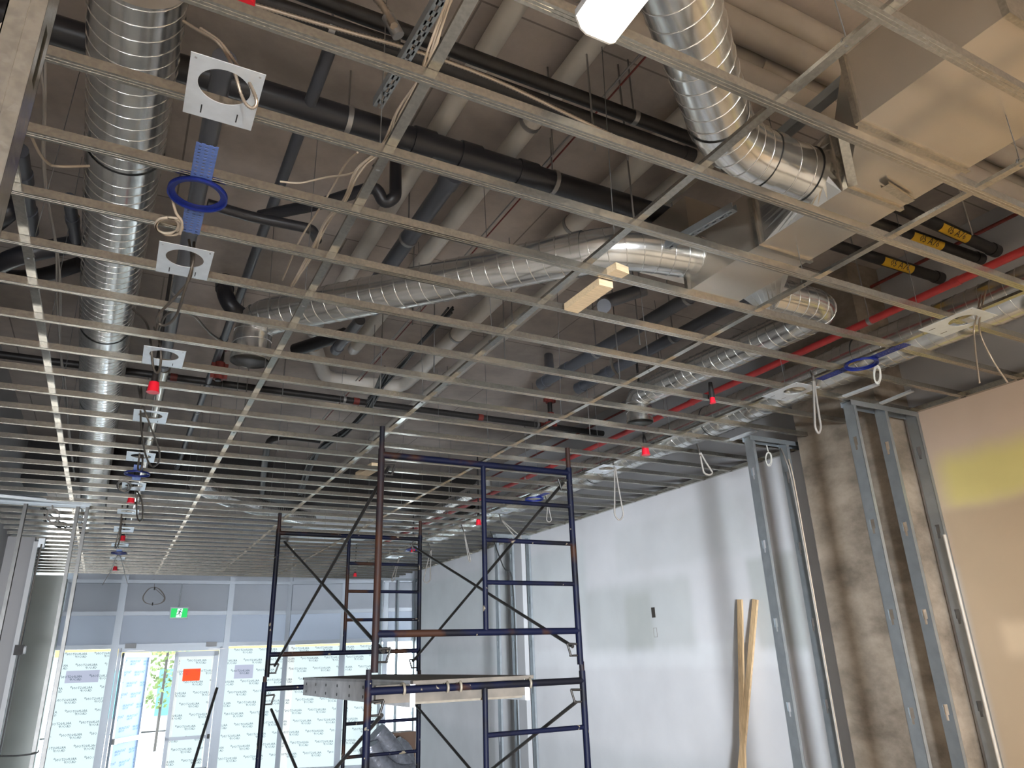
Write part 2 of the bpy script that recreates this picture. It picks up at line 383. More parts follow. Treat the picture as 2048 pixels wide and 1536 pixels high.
# ================================================================== storefront (two straight runs that meet at a slight angle)
SA = (Vector((-.88, 17.3, 0)), Vector((3.45, 17.05, 0))); SB = (SA[1], Vector((6.05, 16.0, 0)))
def onseg(x, y, seg, off=0.):
    """the point of a storefront run (vertical plane) that pixel x, y shows; off brings it towards the room"""
    a, b = seg; d = (b - a).normalized(); n = Vector((d.y, -d.x, 0)); r = ray(x, y); k = (a.dot(n) + off) / r.dot(n); v = r * k; v.z += CZ
    return v
def sfbar(seg, u0, u1, z0, z1, dep=.08, off=0., mb=None):
    a, b = seg; d = (b - a).normalized(); n = Vector((d.y, -d.x, 0)); mb = mb or MB()
    c = a + d * ((u0 + u1) / 2) + n * (dep / 2 + off); c.z = (z0 + z1) / 2
    return mb.obox(c, d * ((u1 - u0) / 2), n * (dep / 2), (0, 0, (z1 - z0) / 2))
LA = (SA[1] - SA[0]).length; LB = (SB[1] - SB[0]).length
def uof(x, y, seg): v = onseg(x, y, seg); return (Vector((v.x, v.y, 0)) - seg[0]).dot((seg[1] - seg[0]).normalized()), v.z
Z1 = uof(300, 1226, SA)[1]; Z2 = uof(300, 1293, SA)[1]; ZS = .10; ZT = H + CZ + .1
# upper bulkhead panels and transom band
def bars(name, seg, us, z0, z1, m, dep, off, mb=None):
    pass
uA = [0, uof(237, 1290, SA)[0], uof(452, 1290, SA)[0], LA + .0]
upm = MB(); sfbar(SA, 0, LA, Z1, SLAB + CZ, .05, -.06, upm); sfbar(SB, 0, LB, Z1, SLAB + CZ, .05, -.06, upm)
struct('wall_front', upm, 'panel_up', 'grey infill panels above the storefront windows')
lom = MB(); sfbar(SA, 0, LA, Z2 + .02, Z1, .05, -.03, lom); sfbar(SB, 0, LB, Z2 + .02, Z1, .05, -.03, lom)
struct('wall_front_transom', lom, 'panel_lo', 'pale blue-grey band between the window heads and the upper panels')
fr = MB()
for seg, LL in ((SA, LA), (SB, LB)):
    sfbar(seg, 0, LL, Z1 - .05, Z1 + .03, .09, -.04, fr); sfbar(seg, 0, LL, Z2 - .03, Z2 + .05, .11, -.04, fr)
    sfbar(seg, 0, LL, 0, ZS, .12, -.04, fr)
tm = MB(); sfbar(SA, 0, LA, H + CZ - .05, H + CZ + .02, .10, 0, tm); sfbar(SB, 0, LB, H + CZ - .05, H + CZ + .02, .10, 0, tm)
struct('trim_3', tm, 'alu', 'metal track along the top of the storefront panels')
mull = [(SA, uof(143, 1226, SA)[0] - .04, .08, 0, ZT), (SA, uA[1] - .055, .13, 0, ZT), (SA, uA[2], .11, 0, ZT),
        (SB, uof(580, 1200, SB)[0], .09, 0, ZT), (SB, uof(690, 1200, SB)[0], .12, 0, ZT), (SB, uof(768, 1285, SB)[0] + .03, .1, 0, ZT)]
for seg, u, wd, z0, z1 in mull: sfbar(seg, u - wd / 2, u + wd / 2, z0, z1, .12, -.04, fr)
struct('trim_4', fr, 'alu', 'aluminium mullions and rails of the storefront')

# printed wording, made once from a font and flattened to a light mesh
def text_mesh(lines, size, res=1, spacing=1.0):
    cu = bpy.data.curves.new('t', 'FONT'); cu.body = lines; cu.size = size; cu.align_x = 'LEFT'; cu.resolution_u = res; cu.space_line = spacing
    o = bpy.data.objects.new('t', cu); C.objects.link(o); bpy.context.view_layer.update()
    dg = bpy.context.evaluated_depsgraph_get(); me = bpy.data.meshes.new_from_object(o.evaluated_get(dg))
    vs = [tuple(v.co) for v in me.vertices]; fs = [tuple(p.vertices) for p in me.polygons]
    bpy.data.objects.remove(o); bpy.data.curves.remove(cu); bpy.data.meshes.remove(me); return vs, fs
T1 = text_mesh('ARLINGTON\nGROUP', .060, 1, .85)
TW = max(v[0] for v in T1[0])
def ringmark(r=.014):      # the small round mark after the name
    vs = []; fs = []
    for i in range(10):
        a = 2 * math.pi * i / 10; vs += [(r * math.cos(a), r * math.sin(a), 0), (.55 * r * math.cos(a), .55 * r * math.sin(a), 0)]
    for i in range(10):
        j = (i + 1) % 10; fs.append((2 * i, 2 * j, 2 * j + 1, 2 * i + 1))
    return vs, fs
RM = ringmark()
def printing(seg, u0, u1, z0, z1, off, mirror=True, du=.50, dz=.205, phase=0., parent=None, name='printed_wording', m='ink', k=1.):
    a, b = seg; d = (b - a).normalized(); n = Vector((d.y, -d.x, 0)); mb = MB(); row = 0; z = z1 - .10
    while z > z0 + .06:
        u = u0 - .45 + phase + (row % 2) * .22 - row * .012
        while u < u1 + .3:
            sg = -1 if mirror else 1; ustart = u + (TW * k if mirror else 0)
            for vs, fs, ox, oz in ((T1[0], T1[1], 0, 0), (RM[0], RM[1], TW + .022, .04)):
                P = [(ustart + sg * (x + ox) * k, z + (y + oz) * k) for x, y, _ in vs]
                if min(p[0] for p in P) >= u0 + .01 and max(p[0] for p in P) <= u1 - .01:
                    q = []
                    for uu, zv in P:
                        v = a + d * uu + n * off; v.z = zv; q.append(v)
                    mb.add(q, fs)
                else:      # wording cut by the frame: keep the letters that still fit
                    keep = [f for f in fs if all(u0 + .005 <= P[i][0] <= u1 - .005 for i in f)]
                    if keep:
                        q = []
                        for uu, zv in P:
                            v = a + d * min(max(uu, u0 + .005), u1 - .005) + n * off; v.z = zv; q.append(v)
                        mb.add(q, keep)
            u += du
        z -= dz; row += 1
    return mb.build(name, m, parent)

def window(num, seg, u0, u1, label, ph, marks=()):
    o = sfbar(seg, u0, u1, ZS, Z2 - .075, .006, .0).build('window_%d' % num, 'paper'); o['kind'] = 'structure'; o['label'] = label; o['category'] = 'window'
    p = printing(seg, u0, u1, ZS, Z2 - .03, .010, phase=ph, parent=o)
    for (a0, a1, b0, b1, m, nm) in marks:
        sfbar(seg, a0, a1, b0, b1, .002, .006).build(nm, m, o)
    return o
def mk(seg, x0, y0, x1, y1, m, nm):
    a = uof(x0, y0, seg); b = uof(x1, y1, seg); return (a[0], b[0], b[1], a[1], m, nm)
w1 = (mull[0][1] + .04, mull[1][1] - .065); w2 = (mull[2][1] + .055, LA); w3 = (0, mull[3][1] - .045); w4 = (mull[3][1] + .045, mull[4][1] - .06); w5 = (mull[4][1] + .06, mull[5][1] - .05)
window(1, SA, w1[0], w1[1], 'leftmost storefront window covered with white printed paper, beside the door', .0, [mk(SA, 133, 1342, 196, 1364, 'shadow_mark', 'gray_sticker')])
window(2, SA, w2[0], w2[1], 'papered storefront window just right of the door, behind the scaffold leg', .1, [mk(SA, 470, 1330, 505, 1356, 'shadow_mark', 'gray_sticker')])
window(3, SB, w3[0], w3[1], 'narrow papered window strip right of the door window, behind the far scaffold frame', .25)
window(4, SB, w4[0], w4[1], 'wide papered storefront window seen through the middle of the far scaffold frame', .05, [(w4[0], w4[0] + .14, ZS, Z2 - .03, 'paper_fold', 'paper_overlap')])
window(5, SB, w5[0], w5[1], 'rightmost papered storefront window beside the far stud frame', .3)
# doors
uD0, uD1 = mull[1][1] + .075, mull[2][1] - .055; dm = (uD0 + uD1) / 2
ug0, ug1 = uof(303, 1350, SA)[0], uof(343, 1350, SA)[0]
df = MB(); sfbar(SA, uD0, uD1, Z2 - .10, Z2 - .03, .10, -.03, df)
for u in (uD0 + .03, uD1 - .03): sfbar(SA, u - .03, u + .03, 0, Z2 - .03, .10, -.03, df)
struct('trim_5', df, 'alu', 'aluminium frame around the double door')
d2 = MB(); a0, a1 = ug1 + .02, uD1 - .07; zt = Z2 - .11
for q in ((a0, a0 + .07, .02, zt), (a1 - .09, a1, .02, zt), (a0, a1, zt - .10, zt), (a0, a1, .02, .25), (a0, a1, uof(380, 1475, SA)[1] - .03, uof(380, 1475, SA)[1] + .03)): sfbar(SA, *q, .05, .0, d2)
dr = struct('door_2', d2, 'alu', 'closed right leaf of the glass entrance door, papered, with an orange notice'); dr['category'] = 'door'
sfbar(SA, a0 + .03, a1 - .03, .2, zt - .05, .006, .012).build('paper_sheet', 'paper_fold', dr)
sfbar(SA, a0 + .12, a1 - .12, .2, zt - .16, .004, .022).build('inner_paper', M['paper'], dr)
printing(SA, a0 + .07, a1 - .09, .2, zt - .1, .030, parent=dr, phase=.15)
q = mk(SA, 367, 1338, 399, 1361, 'orange', 'orange_notice'); sfbar(SA, q[0], q[1], q[2], q[3], .003, .026).build('orange_notice', 'orange', dr)
sfbar(SA, a1 - .06, a1 - .02, uof(430, 1470, SA)[1] - .05, uof(430, 1470, SA)[1] + .03, .05, .05).build('door_handle', 'black_tie', dr)
# left leaf stands open, turned outwards on its left hinge
hinge = SA[0] + (SA[1] - SA[0]).normalized() * (uD0 + .07)
ang = math.radians(62); dd = (SA[1] - SA[0]).normalized(); dd = Matrix.Rotation(ang, 3, 'Z') @ dd
wl = 1.02
SD = (hinge, hinge + dd * wl)
d1 = MB()
for q in ((0, .07, .02, zt), (wl - .06, wl, .02, zt), (0, wl, zt - .08, zt), (0, wl, .02, .25)): sfbar(SD, *q, .05, .0, d1)
dl = struct('door_1', d1, 'alu', 'left leaf of the glass entrance door standing open, covered with bluish film'); dl['category'] = 'door'
sfbar(SD, .05, wl - .04, .2, zt - .05, .005, .012).build('blue_film', 'paper_blue', dl)
printing(SD, .05, wl - .05, .2, zt - .08, .022, mirror=False, parent=dl, phase=.2)
zb = uof(250, 1482, SA)[1]
b_ = sfbar(SD, .02, wl - .02, zb - .04, zb + .04, .05, .05).build('push_bar', 'trimwhite', dl)
sfbar(SD, 0, .09, zb - .05, zb + .05, .06, .05).build('push_bar_end', 'rod', dl)
for nm, x0, x1 in (('door_closer', 250, 272), ('door_closer', 411, 432)):
    u0 = uof(x0, 1296, SA)[0]; u1 = uof(x1, 1296, SA)[0]
    t = sfbar(SA, u0, u1, Z2 - .03, Z2 + .06, .07, .08).build(nm, 'graywall')
    tag(t, 'grey door closer box on the head above the %s door leaf' % ('open left' if x0 < 300 else 'closed right'), 'door closer')
    sfbar(SA, u0 + .05, u1 + .18, Z2 - .085, Z2 - .07, .012, .10).build('closer_arm', 'rod', t)

# outside, seen only through the door gap
struct('ground', MB().box((-12, 17.8, -.12), (22, 60, -.06)), 'pavement', 'sunlit pavement outside the open door')
t = thing('shop_building', 'pale building across the street with teal and yellow shopfront, through the door gap', 'building', (0, 32, 0))
fb = MB().box((-3, 32, 0), (10, 33, 7)); fb.build('facade', 'facade', t)
for x0 in (-.5, 1.9, 4.3): MB().box((x0, 31.93, .5), (x0 + 1.9, 31.99, 2.1)).build('shopfront', 'teal', t)
MB().box((-3, 31.9, 2.6), (10, 31.97, 2.9)).build('stripe', 'yellow', t)
for x0 in (-1.5, .8, 3.1): MB().box((x0, 31.9, 3.1), (x0 + 1.5, 31.97, 4.3)).build('upper_window', 'teal', t)
t = thing('street_tree', 'leafy green street tree outside, glimpsed past the open door leaf', 'tree', (1.55, 24, 0))
MB().tube([(1.55, 24, 0), (1.57, 24, 2.6), (1.7, 24.1, 3.6)], [.04, .035, .02], 8).build('trunk', 'bark', t)
lf = MB()
for i in range(420):
    a = random.random() * 6.28; rr = random.random() ** .5 * .75; zc = 1.1 + random.random() * 2.3
    c = Vector((1.55 + rr * math.cos(a), 24 + rr * math.sin(a), zc)); nn = Vector((random.uniform(-1, 1), random.uniform(-1, 1), random.uniform(-1, 1))).normalized(); uu = nn.orthogonal().normalized(); ww = nn.cross(uu)
    lf.add([c + uu * .08, c + ww * .05, c - uu * .08, c - ww * .05], [(0, 1, 2, 3)])
lf.build('foliage', 'leaf', t)

# exit sign, its conduit, coil of cable
c = onseg(358, 1226, SA, .10)
t = thing('exit_sign', 'small green lit running-man exit sign above the double door', 'exit sign', c)
MB().box(c + Vector((-.175, -.03, -.115)), c + Vector((.175, .03, .115))).build('housing', 'alu', t)
MB().box(c + Vector((-.155, -.036, -.09)), c + Vector((.155, -.03, .09))).build('green_panel', 'greenlit', t)
wp = MB().add([c + Vector(p) for p in ((-.055, -.038, -.088), (.045, -.038, -.088), (.062, -.038, .088), (-.035, -.038, .088))], [(0, 1, 2, 3)]).build('doorway_panel', 'whitelit', t)
fg = MB()
def limb(*pts, w=.008):
    for p, q in zip(pts, pts[1:]): fg.beam(c + Vector((p[0], -.041, p[1])), c + Vector((q[0], -.041, q[1])), .002, w * 2, up=(1, 0, .01) if abs(p[0] - q[0]) < abs(p[1] - q[1]) else (0, 0, 1))
limb((.018, .045), (-.005, -.005), w=.011); limb((.018, .042), (-.02, .035), (-.034, .015), w=.005); limb((.02, .04), (.035, .012), (.05, .008), w=.005)
limb((-.003, 0), (-.018, -.035), (-.048, -.04), w=.006); limb((0, -.003), (.018, -.03), (.024, -.07), w=.006)
fg.tube([c + Vector((.024, -.040, .066)), c + Vector((.024, -.043, .066))], .012, 12).build('running_man', 'figure', t)
a = onseg(357, 1214, SA, .03); b = onseg(365, 1166, SA, .03)
tag(MB().tube([a, b], .012, 8).build('sign_conduit', 'galv_soft'), 'thin conduit rising from the exit sign to the grid', 'conduit')
pts = []
for i in range(40):
    k = i / 39 * 2 * math.pi * 2.1; rr = 1 + .08 * math.sin(3 * k); pts.append(onseg(306 + 21 * rr * math.cos(k) + i * .08, 1193 + 17 * rr * math.sin(k), SA, .06 + .01 * math.sin(k)))
t = MB().tube([onseg(308, 1158, SA, .06)] + smooth([onseg(309, 1176, SA, .07)] + pts, 3), .006, 6).build('cable_coil', 'cable_gray')
tag(t, 'loosely coiled grey cable hanging on the panel left of the exit sign', 'cable coil')
for x, y in ((309, 1177), (305, 1208)):
    p = onseg(x, y, SA, .075); MB().box(p - Vector((.012, .01, .03)), p + Vector((.012, .01, .03))).build('tie', 'black_tie', t)

# ================================================================== the steel ceiling grid
JP = [(0, 0), (.036, 0), (.036, .008), (.034, .008), (.034, .002), (.002, .002), (.002, .034), (.034, .034), (.034, .030), (.036, .030), (.036, .036), (0, .036)]
NJ = 38
SPOTS = {-3: 'nearest, cutting across the top right corner', -2: 'second, running just past the bright lamp', -1: 'third, entering at the top left above the plates',
         0: 'carrying the nearest big square light plate'}
for i in range(-3, 35):
    Y = 2.09 + .4064 * i; x0 = XL + .01; x1 = XW - .01
    n = i + 4
    if i in SPOTS: lb = 'galvanized ceiling joist, ' + SPOTS[i]
    elif n <= 20: lb = 'galvanized ceiling joist, %s row counted from the camera' % ORD[n]
    else: lb = 'thin galvanized ceiling joist, %s row back from the storefront' % ORD[35 - i]
    jm = MB().prism([(-a, b) for a, b in JP], (x0, Y, H + CZ), (x1, Y, H + CZ))
    # pairs of rolled ribs on the underside
    jm.box((x0, Y + .011, H + CZ - .0015), (x1, Y + .0135, H + CZ)); jm.box((x0, Y + .023, H + CZ - .0015), (x1, Y + .0255, H + CZ))
    o = jm.build('ceiling_joist', 'galv'); tag(o, lb, 'ceiling joist', 'galvanized joists of the ceiling grid')
RX = [-.555, .665, 1.79, 2.94, 4.12]
RL = ['leftmost, beside the spiral duct', 'second from left, rising to the top centre', 'middle one, by the wood block', 'fourth from left, under the box duct', 'rightmost, under the long right duct']
CP = [(-.019, 0), (.019, 0), (.019, .016), (.0165, .016), (.0165, .002), (-.0165, .002), (-.0165, .016), (-.019, .016)]
for x, lb in zip(RX, RL):
    rm = MB(); y0 = .4; y1 = 16.2
    rm.prism(CP, (x, y0, H + CZ + .037), (x, y1, H + CZ + .037))
    o = rm.build('carrying_channel', 'galv'); tag(o, 'long galvanized carrying channel above the joists, ' + lb, 'carrying channel', 'carrying channels of the ceiling grid')
    for k in range(13):
        Y = 1.05 + 1.22 * k + random.uniform(-.1, .1); dx = random.uniform(-.05, .05)
        wm = MB().tube([(x, Y, H + CZ + .045), (x + .004, Y, H + CZ + .09), (x + dx, Y + random.uniform(-.03, .03), SLAB + CZ)], .0022, 5)
        for s in range(3): wm.tube([(x + .021 * math.cos(u), Y + .002 * s, H + CZ + .052 + .016 * math.sin(u)) for u in [j * math.pi / 4 for j in range(9)]], .002, 4)
        o = wm.build('hanger_wire', 'wire'); tag(o, 'thin tie wire, %s along the %s carrying channel' % (ORD[k + 1], lb.split(',')[0].replace(' one', '')), 'hanger wire', 'hanger wires of the ceiling grid')
# short runner lengths near the box duct and the two stub frames
for (a, b, lb) in (((1770, 372), (1822, 405), 'short loose track piece under the box duct'),
                   ((1683, 258), (1709, 368), 'upright galvanized angle strap at the corner of the box duct')):
    P, Q = pz(*a, 1.975), pz(*b, 1.975)
    if 'upright' in lb: P = pz(1683, 258, 2.05); Q = pz(1706, 372, 1.93)
    tag(MB().prism(CP, P, Q).build('track_piece', 'galv'), lb, 'track')
for (a, b, lb) in (((1683, 797), (1757, 770), 'short pale channel running from the near stub frame towards the blue ring'), ((1454, 885), (1514, 862), 'short pale channel left of the second stub frame header'),
                   ((1752, 813), (1826, 783), 'short bright channel between the near stub frame and the joist')):
    P, Q = pz(*a, H + .01), pz(*b, H + .03); tag(MB().prism(CP, P, Q).build('short_channel', 'plate'), lb, 'track')

# ================================================================== metal studs
def stud_mb(x, y, z0, z1, web=.092, fl=.034, face=-1, holes=True, rot=0.):
    """C stud: web in the Y direction facing -X, flanges towards +X, punched with keyhole slots every .61 m"""
    mb = MB(); t = .0015; yc = y + web / 2
    hz = []; z = z0 + .42
    while z < z1 - .2: hz.append(z); z += .61
    zs = [z0]
    hw = .018; hh = .05
    for h_ in hz: zs += [h_ - hh, h_ + hh]
    zs.append(z1)
    for k in range(0, len(zs), 2): mb.box((x, y, zs[k]), (x + t, y + web, zs[k + 1]))
    for h_ in hz:
        mb.box((x, y, h_ - hh), (x + t, yc - hw, h_ + hh)); mb.box((x, yc + hw, h_ - hh), (x + t, y + web, h_ + hh))
        mb.box((x, yc - hw, h_ - hh), (x + t, yc - hw * .5, h_ - hh * .3)); mb.box((x, yc + hw * .5, h_ - hh), (x + t, yc + hw, h_ - hh * .3))
    for yy_ in (y, y + web - t):
        mb.box((x, yy_, z0), (x + fl, yy_ + t, z1)); mb.box((x + fl - t, yy_ - (0 if yy_ == y else .009), z0), (x + fl, yy_ + (.009 if yy_ == y else 0) + t, z1))
    return mb
def frame(name, label, x0, x1, y, studs, web=.092):
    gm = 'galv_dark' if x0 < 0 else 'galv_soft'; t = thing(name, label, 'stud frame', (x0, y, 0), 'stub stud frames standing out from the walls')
    hm = MB().prism([(-web / 2, 0), (web / 2, 0), (web / 2, -.04), (web / 2 - .002, -.04), (web / 2 - .002, -.002), (-web / 2 + .002, -.002), (-web / 2 + .002, -.04), (-web / 2, -.04)],
                    (x0 - .01, y + web / 2, H + CZ + .002), (x1, y + web / 2, H + CZ + .002))
    hm.build('header_track', 'galv_soft', t)
    MB().prism([(-web / 2, 0), (web / 2, 0), (web / 2, .03), (web / 2 - .002, .03), (web / 2 - .002, .002), (-web / 2 + .002, .002), (-web / 2 + .002, .03), (-web / 2, .03)],
               (x0 - .01, y + web / 2, .001), (x1, y + web / 2, .001)).build('floor_track', 'galv_soft', t)
    for x in studs: stud_mb(x, y + .002, .006, H + CZ - .004, web - .004).build('stud', gm, t)
    return t
frame('stud_frame', 'nearest stub frame of grey steel studs in front of the concrete column', 4.66, XW - .005, 3.30, [4.67, 5.03, 5.41])
frame('stud_frame', 'second stub frame of steel studs with cables, just left of the concrete column', 4.64, XW - .005, 4.30, [4.65, 5.06])
frame('stud_frame', 'third stub stud frame behind the near scaffold frame, halfway down the right wall', 4.87, XW + .0, 9.64, [4.88, 5.13, 5.41])
frame('stud_frame', 'farthest stub stud frame at right beside the storefront windows', 5.13, 5.95, 15.75, [5.14, 5.5, 5.88])
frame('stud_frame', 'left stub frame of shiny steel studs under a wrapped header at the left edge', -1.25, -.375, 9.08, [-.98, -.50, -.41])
P = [pz(2, 990, H + .01), pz(90, 1003, H + .01), pz(180, 1008, H + .01)]
tag(MB().prism([(-.055, -.03), (.055, -.03), (.06, .0), (.045, .02), (-.045, .02), (-.06, 0)], P[0] + Vector((-.1, 0, 0)), P[2]).build('header_wrap', 'galv_soft'),
    'grey-blue folded sheet wrapped over the header of the left stub frame', 'sheet')
# the near stud that crosses the top left corner
sb = MB(); xw_, y0_, y1_, fl_ = -.195, .95, 1.015, .043
zs = [.01]; hz = [CZ + .80 - .61 * k for k in range(5)][::-1]
for h_ in hz:
    sb.box((xw_ - .0015, y0_, h_ - .05), (xw_, y0_ + .022, h_ + .05)); sb.box((xw_ - .0015, y1_ - .022, h_ - .05), (xw_, y1_, h_ + .05)); zs += [h_ - .05, h_ + .05]
zs.append(H + CZ + .04)
for k in range(0, len(zs), 2): sb.box((xw_ - .0015, y0_, zs[k]), (xw_, y1_, zs[k + 1]))
for yq in (y0_, y1_ - .0015): sb.box((xw_ - fl_, yq, .01), (xw_, yq + .0015, H + CZ + .04))
sb.box((xw_ - fl_ * .55, y0_ - .0015, .01), (xw_ - fl_ * .45, y0_, H + CZ + .04)); sb.box((xw_ - fl_, y0_, .01), (xw_ - fl_ + .0015, y0_ + .01, H + CZ + .04))
tag(sb.build('steel_stud', 'galv'), 'large close galvanized stud slanting through the top left corner', 'stud')
# cables and pipe on stub frames
def cable(name, label, cat, pts, r, m, k=8, parent=None, group=None, n=6):
    path = smooth(pts, k); rs = r
    if m == 'armor' and len(pts) > 3:       # interlocked metal ribs
        path = resample(path, .0075); rs = [r * (1.08 if i % 2 else .80) for i in range(len(path))]
    o = MB().tube(path, rs, n).build(name, m, parent)
    if parent is None: tag(o, label, cat, group)
    return o
cable('riser_cable', 'pair of grey cables tied down the second stub frame at right', 'cable', [pz(1552, 880, 1.8), V(4.99, 4.28, 1.55), V(5.02, 4.27, 1.2), V(5.03, 4.27, -.4), V(5.03, 4.27, -2.0)], .008, 'cable_gray')
cable('riser_cable', 'thinner pale cable beside the tied pair on the second stub frame', 'cable', [pz(1562, 884, 1.8), V(5.04, 4.28, 1.5), V(5.045, 4.27, 1.1), V(5.04, 4.27, -.5), V(5.045, 4.27, -2.0)], .006, 'cable')
cable('riser_cable', 'dark cable running down the middle stud of the third stub frame', 'cable', [V(4.7, 9.5, 1.75), V(4.95, 9.6, 1.25), V(5.10, 9.6, 1.0), V(5.11, 9.6, -.6), V(5.11, 9.6, -2.0)], .009, 'black_tie')
tag(MB().tube([V(5.37, 3.28, -2.07), V(5.37, 3.28, .75)], .012, 8).build('riser_conduit', 'white_pvc'), 'pale conduit standing beside the wall stud at the nearest stub frame', 'conduit')

# ================================================================== pipes
def pipe(name, label, cat, pts, r, m, couplings=(), straps=(), n=16, bend=None, cm=None, group=None, caps=True):
    """a pipe as a thing with its couplings (fraction of the first run) and hanger straps as parts"""
    pts = [Vector(p) for p in pts]
    path = fillet(pts, bend or r * 2.2, 5) if len(pts) > 2 else pts
    mb = MB().tube(path, r, n, caps=caps)
    o = mb.build(name, m); tag(o, label, cat, group)
    a, b = pts[0], pts[1]; d = (b - a).normalized()
    for t_ in couplings:
        c_ = a.lerp(b, t_); MB().tube([c_ - d * r * .9, c_ + d * r * .9], r * 1.14, n).build('coupling', cm or m, o)
    for t_ in straps:
        c_ = a.lerp(b, t_); s_ = MB().tube([c_ - d * .014, c_ + d * .014], r * 1.10, n)
        s_.tube([c_ + Vector((0, 0, r)), Vector((c_.x, c_.y, SLAB + CZ))], .005, 6); s_.build('hanger_strap', 'rod', o)
    return o
def ext(p, q, a, b):
    """lengthen the run p-q to fractions a and b of itself"""
    p, q = Vector(p), Vector(q); return [p.lerp(q, a), p.lerp(q, b)]
# white pipes running away from the camera below the slab
zt_ = 2.96
def along(x, y, z, Y0, Y1): p = pz(x, y, z); return [Vector((p.x, Y0, p.z)), Vector((p.x, Y1, p.z))]
pipe('white_pipe', 'leftmost of the white pipes running away under the slab', 'pipe', along(940, 155, zt_, .6, 6.4), .058, 'white_pvc', straps=(.35, .75))
e = pz(714, 690, zt_)
o = pipe('white_pipe', 'second white pipe from the left, ending in a clear cap beyond the diagonal duct', 'pipe', [Vector((e.x, .6, e.z)), e], .062, 'white_pvc', straps=(.4,))
MB().tube([e, e + Vector((0, .12, 0)), e + Vector((0, .2, 0))], [.062, .06, .03], 14).build('clear_cap', 'clear', o)
e = pz(803, 775, zt_)
pipe('white_pipe', 'third white pipe with an elbow that turns left beyond the diagonal duct', 'pipe', [Vector((e.x, 2.2, e.z)), e, pz(650, 757, zt_), pz(628, 690, 2.96)], .075, 'white_pvc', straps=(.3, .7), bend=.2)
pipe('white_pipe', 'rightmost white pipe, longest, reaching far down the ceiling', 'pipe', along(1110, 575, 2.95, 2.5, 11.5), .072, 'white_pvc', couplings=(.35,), straps=(.2, .5, .8))
def across(x, y, z, X0, X1): p = pz(x, y, z); return [Vector((X0, p.y, p.z)), Vector((X1, p.y, p.z))]
# grey and black drains
pipe('drain_pipe', 'dark grey drain between the first two white pipes, joined to the big black pipe', 'pipe', [pz(905, 352, 2.72), pz(748, 575, 2.72)], .058, 'gray_abs', couplings=(.02, .93), straps=(.5,))
p = pz(500, 535, 2.75); pipe('drain_pipe', 'long thin dark pipe running back from the top, left of the beige cables', 'pipe', along(500, 535, 2.75, 2.6, 13.5), .033, 'gray_abs', couplings=(.35, .6), straps=(.3, .55, .8))
p = pz(395, 400, 2.3); pipe('drain_pipe', 'dark pipe directly above the row of light plates', 'pipe', along(385, 440, 2.3, 2.55, 6.1), .042, 'gray_abs', couplings=(.0, .37, .99), straps=(.6,))
pipe('drain_pipe', 'silvery pipe continuing above the far light plates', 'pipe', along(320, 780, 2.35, 6.3, 13.5), .042, 'galv', couplings=(.0, .3, .6), straps=(.2, .5, .8))  # same drain as the dark one, silver colour stands for light on it
pipe('drain_pipe', 'big black drain crossing from the left duct to the right under the slab', 'pipe', across(950, 317, 2.76, -1.3, 3.5), .070, 'black_abs', couplings=(.52, .58, .66), straps=(.43, .70, .9))
pipe('drain_pipe', 'upper of two thin black pipes above the armored cable at the top', 'pipe', across(1020, 142, 2.7, -.6, 2.6), .036, 'black_iron', straps=(.2, .85))
o = pipe('drain_pipe', 'lower of two thin black pipes above the armored cable, capped at its right end', 'pipe', across(1040, 188, 2.6, -.6, pz(1393, 305, 2.6).x), .036, 'black_iron', couplings=(.99,), straps=(.35,))
pipe('drain_pipe', 'black pipe end just left of the big elbow duct, below the top lamp', 'pipe', ext(pz(560, 12, 2.6), pz(760, 80, 2.6), -.2, 1.2), .03, 'black_iron')
pipe('drain_trap', 'black plumbing trap with a U bend near the beige cable bundle', 'pipe', [pz(791, 293, 2.9), pz(791, 395, 2.45), pz(768, 408, 2.42), pz(752, 372, 2.5), pz(640, 408, 2.5), pz(520, 432, 2.5)], .035, 'black_abs', bend=.07)
pipe('drain_pipe', 'short black branch with an elbow below the trap arm', 'pipe', [pz(415, 408, 2.35), pz(500, 433, 2.35), pz(624, 458, 2.35), pz(634, 480, 2.4)], .03, 'black_abs', bend=.05)
o = pipe('drain_pipe', 'left of the two capped grey pipes at right of centre', 'pipe', [pz(1560, 488, 2.55), pz(1086, 766, 2.55)], .055, 'gray_abs', couplings=(.995, .86, .72), straps=(.3, .7))
pipe('pipe_drop', 'short dark pipe stub dropping from the slab onto the left capped grey pipe', 'pipe', [V(*pz(1097, 712, 3.09).xy, 3.09), pz(1100, 752, 2.62)], .05, 'gray_abs')
o = pipe('drain_pipe', 'right of the two capped grey pipes at right of centre', 'pipe', [pz(1560, 560, 2.5), pz(1158, 776, 2.5)], .05, 'gray_abs', couplings=(.99, .82), straps=(.45,))
pipe('drain_pipe', 'dark pipe with a flared fitting behind the wood block', 'pipe', [pz(1290, 578, 2.5), pz(1205, 606, 2.4), pz(1208, 612, 2.25)], .05, 'gray_abs', bend=.08)
